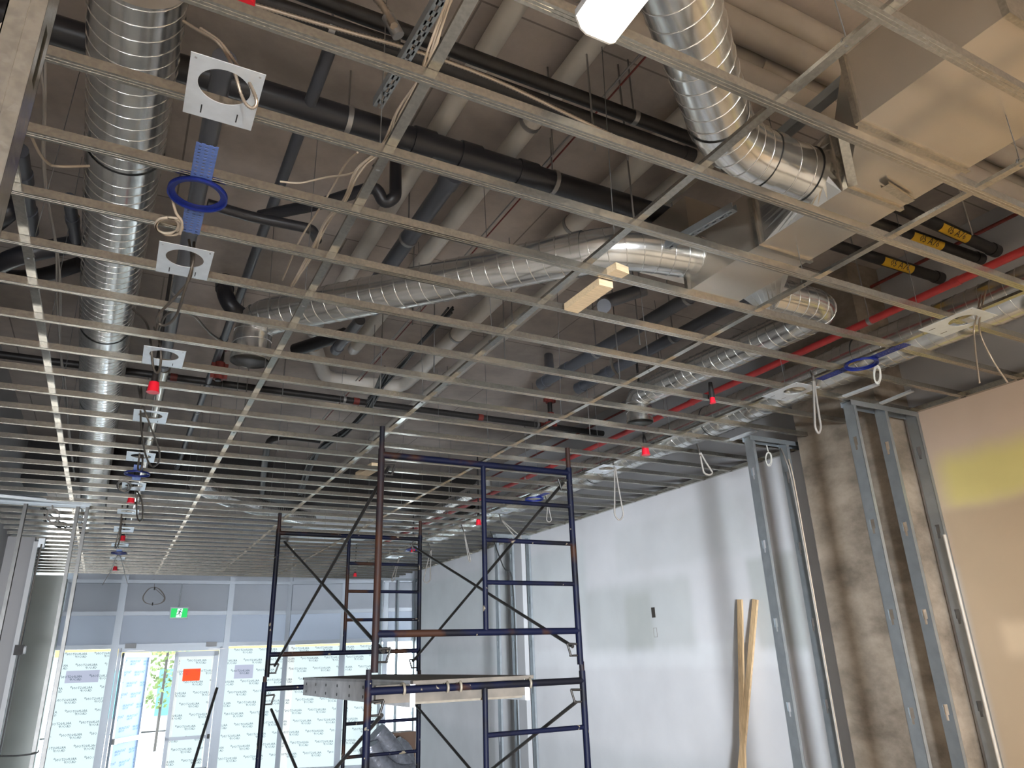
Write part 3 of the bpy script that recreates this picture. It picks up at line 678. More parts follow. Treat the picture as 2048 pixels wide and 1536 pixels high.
# far left black pipes
pipe('vent_pipe', 'upright dark grey pipe at the left edge under the near stud', 'pipe', [pz(36, 300, 2.6), pz(60, 462, 2.6)], .05, 'gray_abs', couplings=(.3, .75))
pipe('vent_pipe', 'thin grey pipe left of the big spiral duct', 'pipe', [pz(138, 395, 2.6), pz(152, 480, 2.6)], .035, 'gray_abs', couplings=(.5,))
pipe('vent_pipe', 'black pipe at the left edge sloping up to the big spiral duct', 'pipe', [pz(-60, 560, 2.5), pz(40, 508, 2.5), pz(160, 487, 2.7)], .06, 'black_abs', bend=.2)
pipe('vent_pipe', 'lower black pipe at the left edge behind the spiral duct', 'pipe', [pz(-60, 545, 2.7), pz(60, 560, 2.7), pz(160, 528, 2.8)], .055, 'black_abs', bend=.2)
pipe('vent_pipe', 'stout black pipe at the left edge below the near stud', 'pipe', [pz(-80, 500, 2.6), pz(20, 420, 2.6), pz(30, 400, 2.9)], .06, 'black_abs', bend=.1)
# sprinkler mains
pipe('sprinkler_main', 'black iron sprinkler main crossing the whole ceiling above the scaffold', 'pipe', across(640, 793, 2.75, -1.25, 5.45), .036, 'black_iron', couplings=(.22, .50, .73, .86), straps=(.48, .85), cm='dark_red')
pipe('sprinkler_line', 'long red sprinkler pipe running down the right side', 'pipe', along(1700, 660, 2.15, 1.0, 13.6), .027, 'red_pipe', couplings=(.1, .3, .5, .7), straps=(.15, .33, .55, .75))
pipe('sprinkler_line', 'thin black conduit rail beside the long red pipe', 'pipe', along(1350, 770, 2.9, 1.5, 13.0), .014, 'dark_red')
def valve(label, x0, y0, x1, y1, z):
    p = pz(x1, y1, z - .22); q = Vector((p.x, p.y, pz(x0, y0, z).z + .15))
    t = thing('sprinkler_valve', label, 'sprinkler pipe', p)
    MB().tube([p, q], .028, 12).build('stem', 'black_iron', t)
    for f in (.12, .42, .93): 
        c_ = p.lerp(q, f); m_ = MB().tube([c_ - Vector((0, 0, .03)), c_ + Vector((0, 0, .03))], .048, 12)
        m_.box(c_ + Vector((-.075, -.02, -.02)), c_ + Vector((.075, .02, .02))); m_.build('red_coupling', 'dark_red', t)
    return t
valve('black drop pipe with dark red couplings beside the diagonal duct mouth', 447, 660, 436, 762, 2.75)
valve('black drop pipe with dark red couplings under the capped grey pipes', 1110, 780, 1102, 856, 2.75)
pipe('drain_fitting', 'bulky black elbow fitting left of the diagonal duct mouth', 'pipe', [pz(449, 560, 2.9), pz(450, 590, 2.7), pz(462, 615, 2.6), pz(505, 645, 2.55)], .062, 'black_abs', bend=.1, couplings=(.4,))
pipe('drain_pipe', 'grey pipe end poking out below the diagonal duct near the clear cap', 'pipe', [pz(720, 640, 2.6), pz(672, 700, 2.6)], .045, 'gray_abs', couplings=(.95, .5))
pipe('drain_pipe', 'black duct-like pipe hanging under the diagonal duct', 'pipe', [pz(590, 700, 2.75), pz(690, 668, 2.75)], .06, 'black_abs')
# insulated white pipes crossing above the box duct
for k, ((a, b), lb) in enumerate(zip((((1466, 7), (1733, 113)), ((1416, 30), (1686, 150)), ((1433, 90), (1716, 227)), ((1459, 140), (1599, 207))),
                                     ('topmost thick white wrapped pipe at upper right', 'second thick white wrapped pipe from the top right', 'third thick white wrapped pipe, with crinkled torn jacket', 'lowest white wrapped pipe, darker, just above the elbow duct'))):
    zq = (2.98, 2.86, 2.86, 2.66)[k]; P, Q = pz(*a, zq), pz(*b, zq); ym = (P.y + Q.y) / 2
    pipe('wrapped_pipe', lb, 'pipe', [Vector((1.5, ym, P.z)), Vector((5.3, ym, P.z))], .072, 'white_wrap', couplings=((.3,) if k == 2 else ()), cm='white_wrap')
# black pipes with yellow labels
def labelled(label, a, b, lx, z=2.55):
    P, Q = pz(*a, z), pz(*b, z); o = pipe('gas_pipe', label, 'pipe', ext(P, Q, -.5, 1), .04, 'black_iron', couplings=(1.,))
    d = (Q - P).normalized(); c_ = P.lerp(Q, lx); n_ = (Vector((0, 0, CZ)) - c_); n_ = (n_ - d * n_.dot(d)).normalized(); u_ = d.cross(n_)
    L_ = MB()
    for s in range(-3, 4):
        t0 = s * .22; t1 = t0 + .22
        A = [c_ + d * e_ + (n_ * math.cos(t_) + u_ * math.sin(t_)) * .0425 for e_, t_ in ((-.16, t0), (.16, t0), (.16, t1), (-.16, t1))]
        L_.add(A, [(0, 1, 2, 3)])
    lab = L_.build('yellow_label', 'label_y', o)
    tv, tf = text_mesh('05 A76', .07); tw = max(v[0] for v in tv)
    flip = 1 if u_.z < 0 else -1
    MB().add([c_ + d * ((x - tw / 2) * 1.0) + n_ * .0455 + u_ * (-flip) * (y - .018) for x, y, _ in tv], tf).build('label_wording', 'label_ink', lab)
    return o
labelled('black pipe with a yellow label, topmost of the three by the red pipe', (1809, 420), (1987, 500), .5)
labelled('black pipe with a yellow label, middle of the three by the red pipe', (1760, 448), (1955, 517), .43)
labelled('black pipe with a yellow label, lowest of the three, partly behind a joist', (1676, 492), (1875, 555), .55)

# ================================================================== ducts
def duct(name, label, path, r, pitch=.085, bead=.0032, group=None, n=32, collar=True, inner=False, thick=None):
    path = resample([Vector(p) for p in path], .3)
    t = MB().tube(path, r, n, caps=not inner)
    if inner: t.tube(path[::-1], r - .004, n, caps=False)
    o = t.build(name, 'duct'); tag(o, label, 'duct', group)
    # the rolled spiral seam
    fr_ = frames(path); hl = []; s = 0.; seg = 20
    for i in range(len(path) - 1):
        L_ = (path[i + 1] - path[i]).length; k = max(1, int(L_ / pitch * seg))
        for j in range(k):
            f = j / k; c_ = path[i].lerp(path[i + 1], f); th = 2 * math.pi * (s + L_ * f) / pitch
            a = fr_[i][0].lerp(fr_[i + 1][0], f).normalized(); b = fr_[i][1].lerp(fr_[i + 1][1], f).normalized()
            hl.append(c_ + (a * math.cos(th) + b * math.sin(th)) * (r + bead * .4))
        s += L_
    MB().tube(hl, bead, 4).build('spiral_seam', 'ductbead', o)
    return o
def ringof(c_, d, r, wd, parent, nm='collar', m='duct'):
    c_, d = Vector(c_), Vector(d).normalized(); return MB().tube([c_ - d * wd / 2, c_ + d * wd / 2], r, 32, caps=False).build(nm, m, parent)
# big left duct
cx = [(280, -60), (262, 170), (250, 300), (230, 480), (212, 650), (201, 800), (190, 950), (187, 1030)]
pl = [pz(x, y, 2.5) for x, y in cx]; pl.append(pl[-1] + Vector((-.01, .9, 0)))
o = duct('spiral_duct', 'very large spiral duct running down the left side above the grid', pl, .178, .082)
for k in (2, 4, 5): ringof(pl[k], pl[k + 1] - pl[k - 1], .184, .1, o)
# middle diagonal duct: drop mouth - long run - elbow - tap into the box
zz_ = 2.25
m0 = pz(500, 728, 1.95); m1 = pz(512, 672, 2.3); m2 = pz(1235, 492, 2.2); m3 = pz(1395, 515, 2.2)
m0 = Vector((m1.x - .03, m1.y, m0.z))
mouth = pz(500, 722, 1.98)
m1 = Vector((mouth.x, mouth.y, CZ + 2.3)); 
dp = fillet([mouth, m1, m2, m3], .22, 5)
o = duct('spiral_duct', 'long diagonal spiral duct in the middle with an open downturned mouth', dp, .128, .09, inner=True)
ringof(mouth + Vector((0, 0, .01)), (0, 0, 1), .134, .03, o, 'rim', 'ductbead')
MB().tube([mouth + Vector((0, 0, .10)), mouth + Vector((0, 0, .11))], .118, 24).build('damper', 'black_iron', o)  # black disc set just inside the open mouth
for f in (4, 7): ringof(dp[f], dp[f + 1] - dp[f - 1], .133, .05, o)
# duct from the top, elbow, tap
t0 = pz(1332, -90, 2.15); t1 = pz(1456, 292, 2.2); t2 = pz(1612, 352, 2.15)
tp = fillet([t0, t1, t2], .26, 5)
o = duct('spiral_duct', 'thick shiny duct coming down beside the lamp and turning right at an elbow', tp, .135, .09, inner=True)
for f in (1, 6): ringof(tp[f], tp[min(f + 1, len(tp) - 1)] - tp[f - 1], .141, .05, o)
ringof(t2, t2 - t1, .142, .03, o)
# right duct with elbow and drop
r0 = pz(1535, 588, 2.1); r1 = pz(1660, 618, 2.1); r2 = pz(1280, 800, 2.1); 
mo = pz(1280, 845, 1.9); r2 = Vector((mo.x, mo.y, CZ + 2.15))
rp_ = fillet([r0, r1, r2, mo], .2, 5)
o = duct('spiral_duct', 'right duct that doubles back from the box duct and ends in a drop collar', rp_, .112, .08, inner=True)
ringof(mo + Vector((0, 0, .01)), (0, 0, 1), .118, .025, o, 'rim', 'ductbead')
ringof(mo + Vector((0, 0, .14)), (0, 0, 1), .117, .02, o, 'rim', 'ductbead')
# long right duct
pr = [pz(x, y, 2.05) for x, y in ((2300, 455), (1990, 600), (1700, 712), (1420, 845), (1200, 945), (1000, 1020), (880, 1070))]
xm = sum(p.x for p in pr[1:5]) / 4
pr = [Vector((xm + (p.x - xm) * .25, p.y, p.z)) for p in pr]
o = duct('spiral_duct', 'long spiral duct running down the right side beneath the red pipe', pr, .150, .08)
for f in (2, 3, 4): ringof(pr[f], pr[f + 1] - pr[f - 1], .156, .08, o)
o = duct('spiral_duct', 'piece of duct in the very top right corner', [pz(1960, -60, 2.3), pz(2140, 60, 2.3)], .13, .08)
# far ducts
o = duct('spiral_duct', 'far silver flexible duct sloping right beyond the dark beam', smooth([pz(395, 965, 2.45), pz(440, 990, 2.4), pz(520, 1015, 2.3), pz(620, 1040, 2.3)], 4), .13, .05)
o = duct('spiral_duct', 'far duct right of the near scaffold leg, ending at an upright drum', [pz(955, 985, 2.3), pz(850, 1040, 2.3), pz(760, 1080, 2.3)], .13, .07)
c_ = pz(975, 1015, 2.2); o = duct('spiral_duct', 'upright duct drum seen behind the inner scaffold post', [Vector((c_.x, c_.y, CZ + 1.95)), Vector((c_.x, c_.y, CZ + 2.6))], .19, .1)
# box duct
bz = 2.0
def boxduct(mb, x0, x1, y0, y1, z0, z1): return mb.box((x0, y0, z0 + CZ), (x1, y1, z1 + CZ))
t = thing('box_duct', 'big rectangular sheet metal duct at right with the round ducts tapped into it', 'duct', (2.95, 1.9, bz + CZ))
boxduct(MB(), 2.42, 3.14, .82, 1.42, bz, bz + .34).build('wide_section', 'sheet', t)
A = [(2.42, 1.42, bz), (3.14, 1.42, bz), (3.14, 1.42, bz + .34), (2.42, 1.42, bz + .34)]; B = [(2.76, 1.75, bz), (3.14, 1.75, bz), (3.14, 1.75, bz + .34), (2.76, 1.75, bz + .34)]
MB().loft([V(*p) for p in A], [V(*p) for p in B]).build('taper', 'sheet', t)
boxduct(MB(), 2.76, 3.14, 1.75, 2.86, bz, bz + .34).build('narrow_section', 'sheet', t)
for Yj in (.83, 1.42, 1.75, 2.3, 2.86):
    xa = 2.42 if Yj < 1.6 else 2.76
    MB().box((xa - .015, Yj - .012, bz + CZ - .012), (3.155, Yj + .012, bz + CZ + .35)).build('flange', 'galv', t)
def tapfit(c_, r, xface, yc, w2, z0, z1, parent):
    c_ = Vector(c_); n = 32; cir = []; rec = []
    for k in range(n):
        a = 2 * math.pi * k / n + math.pi / 4; cir.append(c_ + Vector((0, math.cos(a), math.sin(a))) * r)
        s = math.cos(a), math.sin(a); q = max(abs(s[0]), abs(s[1])); rec.append(Vector((xface, yc + s[0] / q * w2, CZ + (z0 + z1) / 2 + s[1] / q * (z1 - z0) / 2)))
    MB().loft(cir, rec).build('round_tap', 'duct', parent)
tapfit(t2, .136, 2.76, 2.02, .24, bz, bz + .34, t)
tapfit(m3, .129, 2.76, 2.62, .22, bz, bz + .34, t)
tapfit(r0, .113, 3.14, 2.62, .18, bz, bz + .34, t)
t = MB().box(pz(1380, 470, 2.35) - Vector((0, 0, 0)), pz(1380, 470, 2.35) + Vector((.7, .5, .28))).build('box_duct', 'sheet')
tag(t, 'darker boxy duct section above the diagonal duct elbow', 'duct')
t = MB(); boxduct(t, 2.75, 4.0, 12.4, 14.1, 2.15, 2.4)
tag(t.build('box_duct', 'plate'), 'bright wide flat duct reflecting the windows near the far scaffold frame', 'duct')

# ================================================================== sprinkler heads with red caps
for x, y, ztop, lb in ((307, 775, 0, 'beside the third light plate'), (262, 1000, 0, 'below the sixth light plate near the left studs'), (245, 1077, 0, 'just under the eighth light plate, left'), (230, 1137, 0, 'farthest down the left row, near the storefront'),
                       (710, 1150, 0, 'farthest of the right row, behind the far scaffold frame'), (826, 1100, 0, 'beside the right leg of the far scaffold frame'), (957, 1045, 0, 'next to the inner post of the near scaffold frame'), (1291, 903, 0, 'right of the near scaffold, by the long duct'),
                       (1425, 801, 0, 'small and tilted, on the joist at right of centre')):
    p = pz(x, y, H - .02); t = thing('fire_sprinkler', 'sprinkler head in a red cap, ' + lb, 'sprinkler', p, 'red capped sprinkler heads')
    k = .6 if x == 1425 else 1
    MB().tube([p + Vector((0, 0, -.03 * k)), p + Vector((0, 0, .035 * k))], [.036 * k, .030 * k], 16).tube([p + Vector((0, 0, -.034 * k)), p + Vector((0, 0, -.028 * k))], .039 * k, 16).build('red_cap', 'red_cap', t)
    dn = MB().tube([p + Vector((0, 0, .035 * k)), p + Vector((0, 0, .07 * k)), p + Vector((0, 0, .14))], [.022, .022, .014], 10)
    (dn if k < 1 else dn.tube([p + Vector((0, 0, .12)), p + Vector((0, 0, .9))], .011, 8)).build('drop_nipple', 'black_iron', t)
p = pz(490, -8, 2.2); t = thing('fire_sprinkler', 'sprinkler head in a red cap cut by the top edge', 'sprinkler', p, 'red capped sprinkler heads')
MB().tube([p - Vector((0, 0, .04)), p + Vector((0, 0, .04))], .036, 16).build('red_cap', 'red_cap', t)

# ================================================================== light mounting plates and blue rings
def loops(cx_, cy_, w_, h_, hr, hy, n=48, ang=0.):
    out = []; hole = []
    for k in range(n):
        a = 2 * math.pi * k / n; s, c1 = math.sin(a), math.cos(a); q = max(abs(c1), abs(s)); x, y = c1 / q * w_ / 2, s / q * h_ / 2
        X, Y = hr * c1, hr * s + hy
        ca, sa = math.cos(ang), math.sin(ang)
        out.append((cx_ + x * ca - y * sa, cy_ + x * sa + y * ca)); hole.append((cx_ + X * ca - Y * sa, cy_ + X * sa + Y * ca))
    return out, hole
def plate(cx_, cy_, w_, h_, hr, label, ang=0., group='square light mounting plates'):
    t = thing('mounting_plate', label, 'mounting plate', (cx_, cy_, H + CZ - .004), group)
    o, h_l = loops(cx_, cy_, w_, h_, hr, -.03 * h_ / .28, ang=ang); MB().plate(o, h_l, H + CZ - .006, H + CZ - .003).build('plate', 'plate', t)
    for sx in (-.055, .055):
        if w_ < .3 and cy_ < 9: MB().box((cx_ + sx - .002, cy_ + h_ / 2 - .062, H + CZ - .0072), (cx_ + sx + .002, cy_ + h_ / 2 - .022, H + CZ - .006)).build('slot', 'black_tie', t)
    for sx in (-.5, .5):
        if cy_ < 9: MB().tube([(cx_ + sx * (w_ - .03), cy_ - h_ / 2 + .015, H + CZ - .0085), (cx_ + sx * (w_ - .03), cy_ - h_ / 2 + .015, H + CZ - .006)], .004, 8).build('screw', 'ductbead', t)
    return t
for (x, y, w_, h_, lb) in ((.085, 2.03, .215, .28, 'nearest square steel light plate with a round hole, largest in view at upper left'),
                           (.07, 3.19, .22, .28, 'second steel light plate from the camera, just below the blue ring'), (.062, 4.40, .22, .28, 'third steel light plate from the camera, above a red cap'),
                           (.05, 5.61, .22, .28, 'fourth steel light plate, with a cable loop through it'), (.035, 6.82, .22, .32, 'fifth steel light plate, just before the dark blue ring'),
                           (.02, 8.03, .21, .36, 'sixth steel light plate, overlapping a white cable coil'), (.005, 9.42, .22, .28, 'seventh steel light plate, edge-on under a joist'),
                           (-.01, 10.7, .23, .4, 'eighth steel light plate, above the third red cap of the left row'), (-.03, 12.1, .22, .28, 'ninth steel light plate, faint, before the far blue ring'), (-.04, 13.6, .22, .3, 'tenth and farthest steel light plate of the left row')):
    plate(x, y, w_, h_, .078 if w_ < .3 else .08, lb)
for (x, y, lb) in ((4.06, 2.11, 'beige-lit steel light plate at the right edge, with two armored whips through it'), (4.08, 3.35, 'steel light plate in front of the long right duct, second of the right row'), (4.12, 5.75, 'steel light plate of the right row by the hanging cable loop'),
                   (4.16, 8.0, 'steel light plate behind the near scaffold frame, beyond the blue ring at right'), (4.2, 10.3, 'bright steel light plate in the far part of the right row'), (4.25, 12.4, 'farthest bright steel light plate of the right row')):
    plate(x, y, .24, .32, .075, lb, group='light plates of the right row')
def ring(cx_, cy_, label, r=.105, span=.6, brk='blue_bracket', axis=0.):
    t = thing('ring_bracket', label, 'ring bracket', (cx_, cy_, H + CZ - .01), 'blue plastic light rings')
    n = 48; o = [(cx_ + r * math.cos(2 * math.pi * k / n), cy_ + r * math.sin(2 * math.pi * k / n)) for k in range(n)]
    i = [(cx_ + (r - .027) * math.cos(2 * math.pi * k / n), cy_ + (r - .027) * math.sin(2 * math.pi * k / n)) for k in range(n)]
    i2 = [(cx_ + (r - .006) * math.cos(2 * math.pi * k / n), cy_ + (r - .006) * math.sin(2 * math.pi * k / n)) for k in range(n)]
    m_ = MB().plate(o, i, H + CZ - .012, H + CZ - .006); m_.plate(o, i2, H + CZ - .022, H + CZ - .006); m_.build('ring', 'blue_plastic', t)
    for sg in (-1, 1):
        y0, y1 = sorted((cy_ + sg * (r - .01), cy_ + sg * span / 2)); mb = MB(); xs = [-.037, -.024, -.010, .010, .024, .037]
        nr = max(3, int((y1 - y0) / .018))
        for a, b in ((-.037, -.027), (-.018, -.006), (.006, .018), (.027, .037)): mb.box((cx_ + a, y0, H + CZ - .005), (cx_ + b, y1, H + CZ - .003))
        for k in range(nr):
            yk = y0 + (y1 - y0) * (k + .5) / nr; mb.box((cx_ - .037, yk - .0055, H + CZ - .0055), (cx_ + .037, yk + .0055, H + CZ - .0028))
        mb.build('perforated_arm', brk, t)
ring(.07, 2.62, 'blue ring bracket with perforated arms at left, nearest in view', .108, .62)
ring(.03, 7.42, 'dark blue ring bracket between two plates at left, farther down the row', .11, .62)
ring(-.03, 12.9, 'tiny blue ring bracket far down the left row, above the last plate', .11, .62)
ring(4.07, 2.76, 'bright blue ring bracket with long arms at right, holding a white cable coil', .105, .66, 'blue_plastic')
ring(4.14, 7.2, 'blue ring bracket behind the inner post of the near scaffold', .11, .62, 'blue_plastic')
ring(4.22, 11.4, 'far blue ring bracket near the right leg of the far scaffold frame', .11, .62, 'blue_plastic')

# ================================================================== lamp
def lamp(label, x, y0, y1, z=1.60, wd=.135, skew=0.):
    t = thing('strip_lamp', label, 'lamp', (x, y1, z + CZ), 'wraparound work lamps under the grid')
    d = MB()
    prof = [(-wd / 2, .05), (-wd / 2 + .012, .012), (-wd * .28, 0), (wd * .28, 0), (wd / 2 - .012, .012), (wd / 2, .05)]
    d.prism(prof, (x + skew, y0 + .004, z + CZ), (x, y1 - .004, z + CZ)); d.build('lens', 'lamp' if y1 > 1 else 'lamp_bright', t)
    MB().prism([(-wd / 2 - .003, .05), (wd / 2 + .003, .05), (wd / 2 + .003, .075), (wd / 2 - .02, .10), (-wd / 2 + .02, .10), (-wd / 2 - .003, .075)], (x + skew, y0, z + CZ), (x, y1, z + CZ)).build('housing', 'plate', t)
    for yy_, xx_ in ((y0, x + skew), (y1, x)): MB().prism([(a * 1.03, b) for a, b in prof] , (xx_, yy_ - .003, z + CZ), (xx_, yy_ + .003, z + CZ)).build('end_cap', 'white_pvc', t)
    return t
lamp('glaring strip lamp hung under the grid at the top, cut by the picture edge', .975, .05, 1.23, skew=-.02)
lamp('same kind of strip lamp behind the camera, on the left', .6, -2.6, -1.4)  # this and the next two lamps are added to brighten the near side
lamp('same kind of strip lamp behind the camera, on the right', 3.4, -2.6, -1.4)
lamp('same kind of strip lamp behind the camera, by the right wall', 3.9, -.9, .3)
# added fill: unseen LED panels on stands behind the camera
for k, (lc, tg, pw, col, sp_) in enumerate(FILL):
    t = thing('work_light', 'LED panel work light on a tripod behind the camera, ' + ('the nearer one', 'by the left wall')[k], 'work light', (lc[0], lc[1], 0))
    MB().tube([(lc[0], lc[1], .25), (lc[0], lc[1], lc[2] - .3)], .018, 10).build('pole', 'rod', t)
    for q in range(3):
        a = q * 2.094; MB().tube([(lc[0], lc[1], .6), (lc[0] + .5 * math.cos(a), lc[1] + .5 * math.sin(a), .012)], .012, 8).build('leg', 'rod', t)
    d = (Vector(tg) - Vector(lc)).normalized(); sd = d.cross(Vector((0, 0, 1))).normalized(); u = sd.cross(d)
    MB().obox(Vector(lc) - d * .05, d * .03, sd * .52, u * .32).build('head', 'label_y', t)
    panel('work_light_glow', lc, tg, pw, col, 1.0, .6, sp_)

# ================================================================== cables above the grid
def bundle(label, base, n, spread, r, m='cable', name='cable_bundle'):
    t = MB()
    for i in range(n):
        off = [Vector((random.uniform(-spread, spread), random.uniform(-spread, spread) * .4, random.uniform(-spread, spread))) for _ in base]
        t.tube(smooth([b + o_ for b, o_ in zip(base, off)], 6), r, 6)
    return tag(t.build(name, m), label, 'cable')
bundle('bundle of beige cables hanging down the top centre beside a carrying channel', [pz(908, -20, 2.15), pz(865, 90, 2.0), pz(838, 150, 1.95), pz(800, 225, 1.95), pz(770, 290, 1.95), pz(718, 345, 1.95), pz(690, 400, 1.95), pz(655, 445, 2.0), pz(625, 500, 2.0), pz(585, 570, 2.0)], 6, .014, .0045)
cable('beige_cable', 'single beige cable swooping across behind the second joist', 'cable', [pz(560, 363, 2.1), pz(600, 366, 2.1), pz(650, 355, 2.1), pz(690, 350, 2.05), pz(712, 344, 2.0)], .005, 'cable')
cable('beige_cable', 'beige cable dropping diagonally left of the main bundle', 'cable', [pz(715, 305, 2.0), pz(690, 330, 2.05), pz(655, 392, 2.1), pz(600, 480, 2.1), pz(565, 560, 2.2)], .005, 'cable')
bundle('long grey-beige cable run hanging just left of the big spiral duct', [pz(88, 20, 2.2), pz(84, 120, 2.2), pz(86, 200, 2.2), pz(90, 330, 2.2), pz(100, 430, 2.2), pz(116, 510, 2.2), pz(118, 600, 2.2), pz(118, 700, 2.25), pz(130, 780, 2.3), pz(140, 880, 2.3), pz(150, 960, 2.4)], 3, .012, .006, 'cable_gray')
bundle('cream cables looping in the extreme top left corner', [pz(-20, 60, 1.6), pz(30, 40, 1.7), pz(52, 15, 1.75), pz(60, -30, 1.8)], 2, .01, .006)
bundle('cream cables hanging down behind the near stud at top left', [pz(26, -20, 1.85), pz(21, 25, 1.8), pz(26, 55, 1.76), pz(33, 80, 1.75)], 2, .012, .005)
cable('beige_cable', 'beige cable curving from the near stud to the left duct', 'cable', [pz(58, 262, 1.9), pz(78, 305, 2.0), pz(98, 328, 2.1), pz(122, 333, 2.1), pz(178, 332, 2.2)], .006, 'cable')
cable('armored_whip', 'ribbed metal cable looping through the nearest light plate', 'cable', [pz(366, 42, 1.98), pz(395, 60, 1.95), pz(432, 82, 1.9), pz(455, 112, 1.85), pz(470, 148, 1.72), pz(482, 188, 1.66), pz(492, 208, 1.63), pz(504, 216, 1.62), pz(513, 208, 1.63), pz(509, 188, 1.66), pz(494, 158, 1.74), pz(474, 130, 1.85), pz(440, 84, 1.93), pz(400, 56, 1.97)], .0058, 'armor')
cable('armored_cable', 'armored cable running right under the two black pipes at top', 'cable', [pz(505, 8, 2.3), pz(620, 42, 2.3), pz(683, 60, 2.3), pz(840, 105, 2.3), pz(990, 160, 2.28), pz(1160, 240, 2.2), pz(1255, 285, 2.15), pz(1330, 320, 1.85)], .0085, 'armor')
cable('flex_connector', 'braided flexible connector with a steel nut at the top, dropping from a black pipe', 'pipe', [pz(742, -15, 2.5), pz(765, 12, 2.45), pz(778, 35, 2.4), pz(788, 52, 2.35)], .016, 'armor')
tag(MB().tube([pz(775, 32, 2.42), pz(797, 72, 2.34)], .026, 12).build('pipe_union', 'rod'), 'shiny hexagonal union at the end of the braided connector', 'pipe fitting')
cable('armored_whip', 'long dark armored loop hanging from the second light plate', 'cable', [pz(378, 480, 1.9), pz(384, 520, 1.74), pz(378, 560, 1.66), pz(345, 600, 1.6), pz(318, 628, 1.57), pz(316, 645, 1.56), pz(332, 650, 1.55), pz(352, 632, 1.56), pz(368, 585, 1.6), pz(386, 525, 1.7), pz(388, 485, 1.85)], .007, 'armor_dark')
cable('armored_whip', 'brown hose-like cable arching behind the second plate loop', 'cable', [pz(318, 660, 2.0), pz(330, 632, 2.0), pz(352, 622, 2.0), pz(385, 630, 2.0), pz(410, 655, 2.1), pz(425, 670, 2.2), pz(462, 694, 2.2)], .008, 'armor_dark')
cable('armored_whip', 'dark armored loop at the third light plate', 'cable', [pz(265, 618, 2.1), pz(292, 645, 2.0), pz(302, 690, 1.76), pz(305, 725, 1.66), pz(310, 743, 1.62), pz(318, 742, 1.62), pz(322, 715, 1.68), pz(318, 680, 1.8), pz(308, 655, 2.0)], .007, 'armor_dark')
cable('armored_whip', 'long thin dark loop hanging from the fourth light plate', 'cable', [pz(275, 765, 2.0), pz(281, 800, 1.78), pz(282, 850, 1.65), pz(290, 905, 1.55), pz(303, 932, 1.5), pz(317, 925, 1.5), pz(318, 900, 1.54), pz(300, 850, 1.62), pz(286, 810, 1.75), pz(282, 775, 1.9)], .007, 'armor_dark')
cable('armored_whip', 'short dark loop hanging from the fifth light plate to the blue ring', 'cable', [pz(280, 890, 1.85), pz(279, 910, 1.7), pz(276, 936, 1.62), pz(281, 939, 1.6), pz(285, 925, 1.66), pz(284, 900, 1.8)], .008, 'armor_dark')
cable('armored_whip', 'dark loop hanging below the sixth light plate', 'cable', [pz(262, 965, 1.9), pz(272, 985, 1.7), pz(274, 1030, 1.5), pz(279, 1042, 1.45), pz(285, 1035, 1.46), pz(283, 1000, 1.6), pz(265, 968, 1.85)], .008, 'armor_dark')
cable('armored_whip', 'long dark loop reaching down past the eighth light plate', 'cable', [pz(245, 1010, 1.85), pz(240, 1055, 1.6), pz(231, 1090, 1.4), pz(233, 1096, 1.38), pz(239, 1080, 1.45), pz(244, 1030, 1.75)], .009, 'armor_dark')
cable('loose_cable', 'two-ended thin cable dangling from the last plate by the storefront', 'cable', [pz(205, 1170, 1.45), pz(222, 1140, 1.6), pz(234, 1112, 1.7), pz(242, 1118, 1.68), pz(255, 1168, 1.45)], .007, 'cable_gray')
# coils
def coil(label, fx, cx_, cy_, rx, ry, turns, m, r, name='cable_coil', drop=None):
    pts = [fx(*drop)] if drop else []
    for i in range(int(10 * turns)):
        k = i / 10 * 2 * math.pi - math.pi / 2; g = 1 + .1 * math.sin(k * 1.3 + 1); w_ = 1 - .09 * (int(i / 10) % 4) + .05 * math.sin(2.3 * k); pts.append(fx(cx_ + rx * g * w_ * math.cos(k) + (i // 10) * rx * .05, cy_ + ry * g * w_ * math.sin(k)))
    t = MB().tube(smooth(pts, 3), r, 6).build(name, m); tag(t, label, 'cable coil'); return t
coil('beige cable coil tied beside the lower arm of the blue ring', lambda x, y: pz(x, y, 1.70), 336, 452, 26, 18, 2.7, 'cable', .006, drop=(362, 437))
cable('beige_cable', 'beige cable rising from the coil through the nearest blue ring', 'cable', [pz(350, 360, 2.0), pz(345, 392, 1.75), pz(352, 425, 1.70), pz(364, 444, 1.69), pz(360, 468, 1.69)], .0055, 'cable')
coil('white cable coil overlapping the sixth light plate', lambda x, y: pz(x, y, 1.70), 247, 972, 13, 11, 2.5, 'cable_gray', .009)
coil('white cable coil hanging from the blue ring at right', lambda x, y: py(x, y, 2.75), 1754, 749, 7, 19, 3.2, 'white_cable', .0045, drop=(1752, 700))
coil('small white cable coil inside the second stub frame', lambda x, y: py(x, y, 4.35), 1537, 918, 6, 14, 2.6, 'white_cable', .005, drop=(1533, 890))
coil('grey cable coil in the left stub frame under the header', lambda x, y: py(x, y, 9.13), 106, 1032, 12, 15, 2.3, 'cable_gray', .008, drop=(104, 1005))
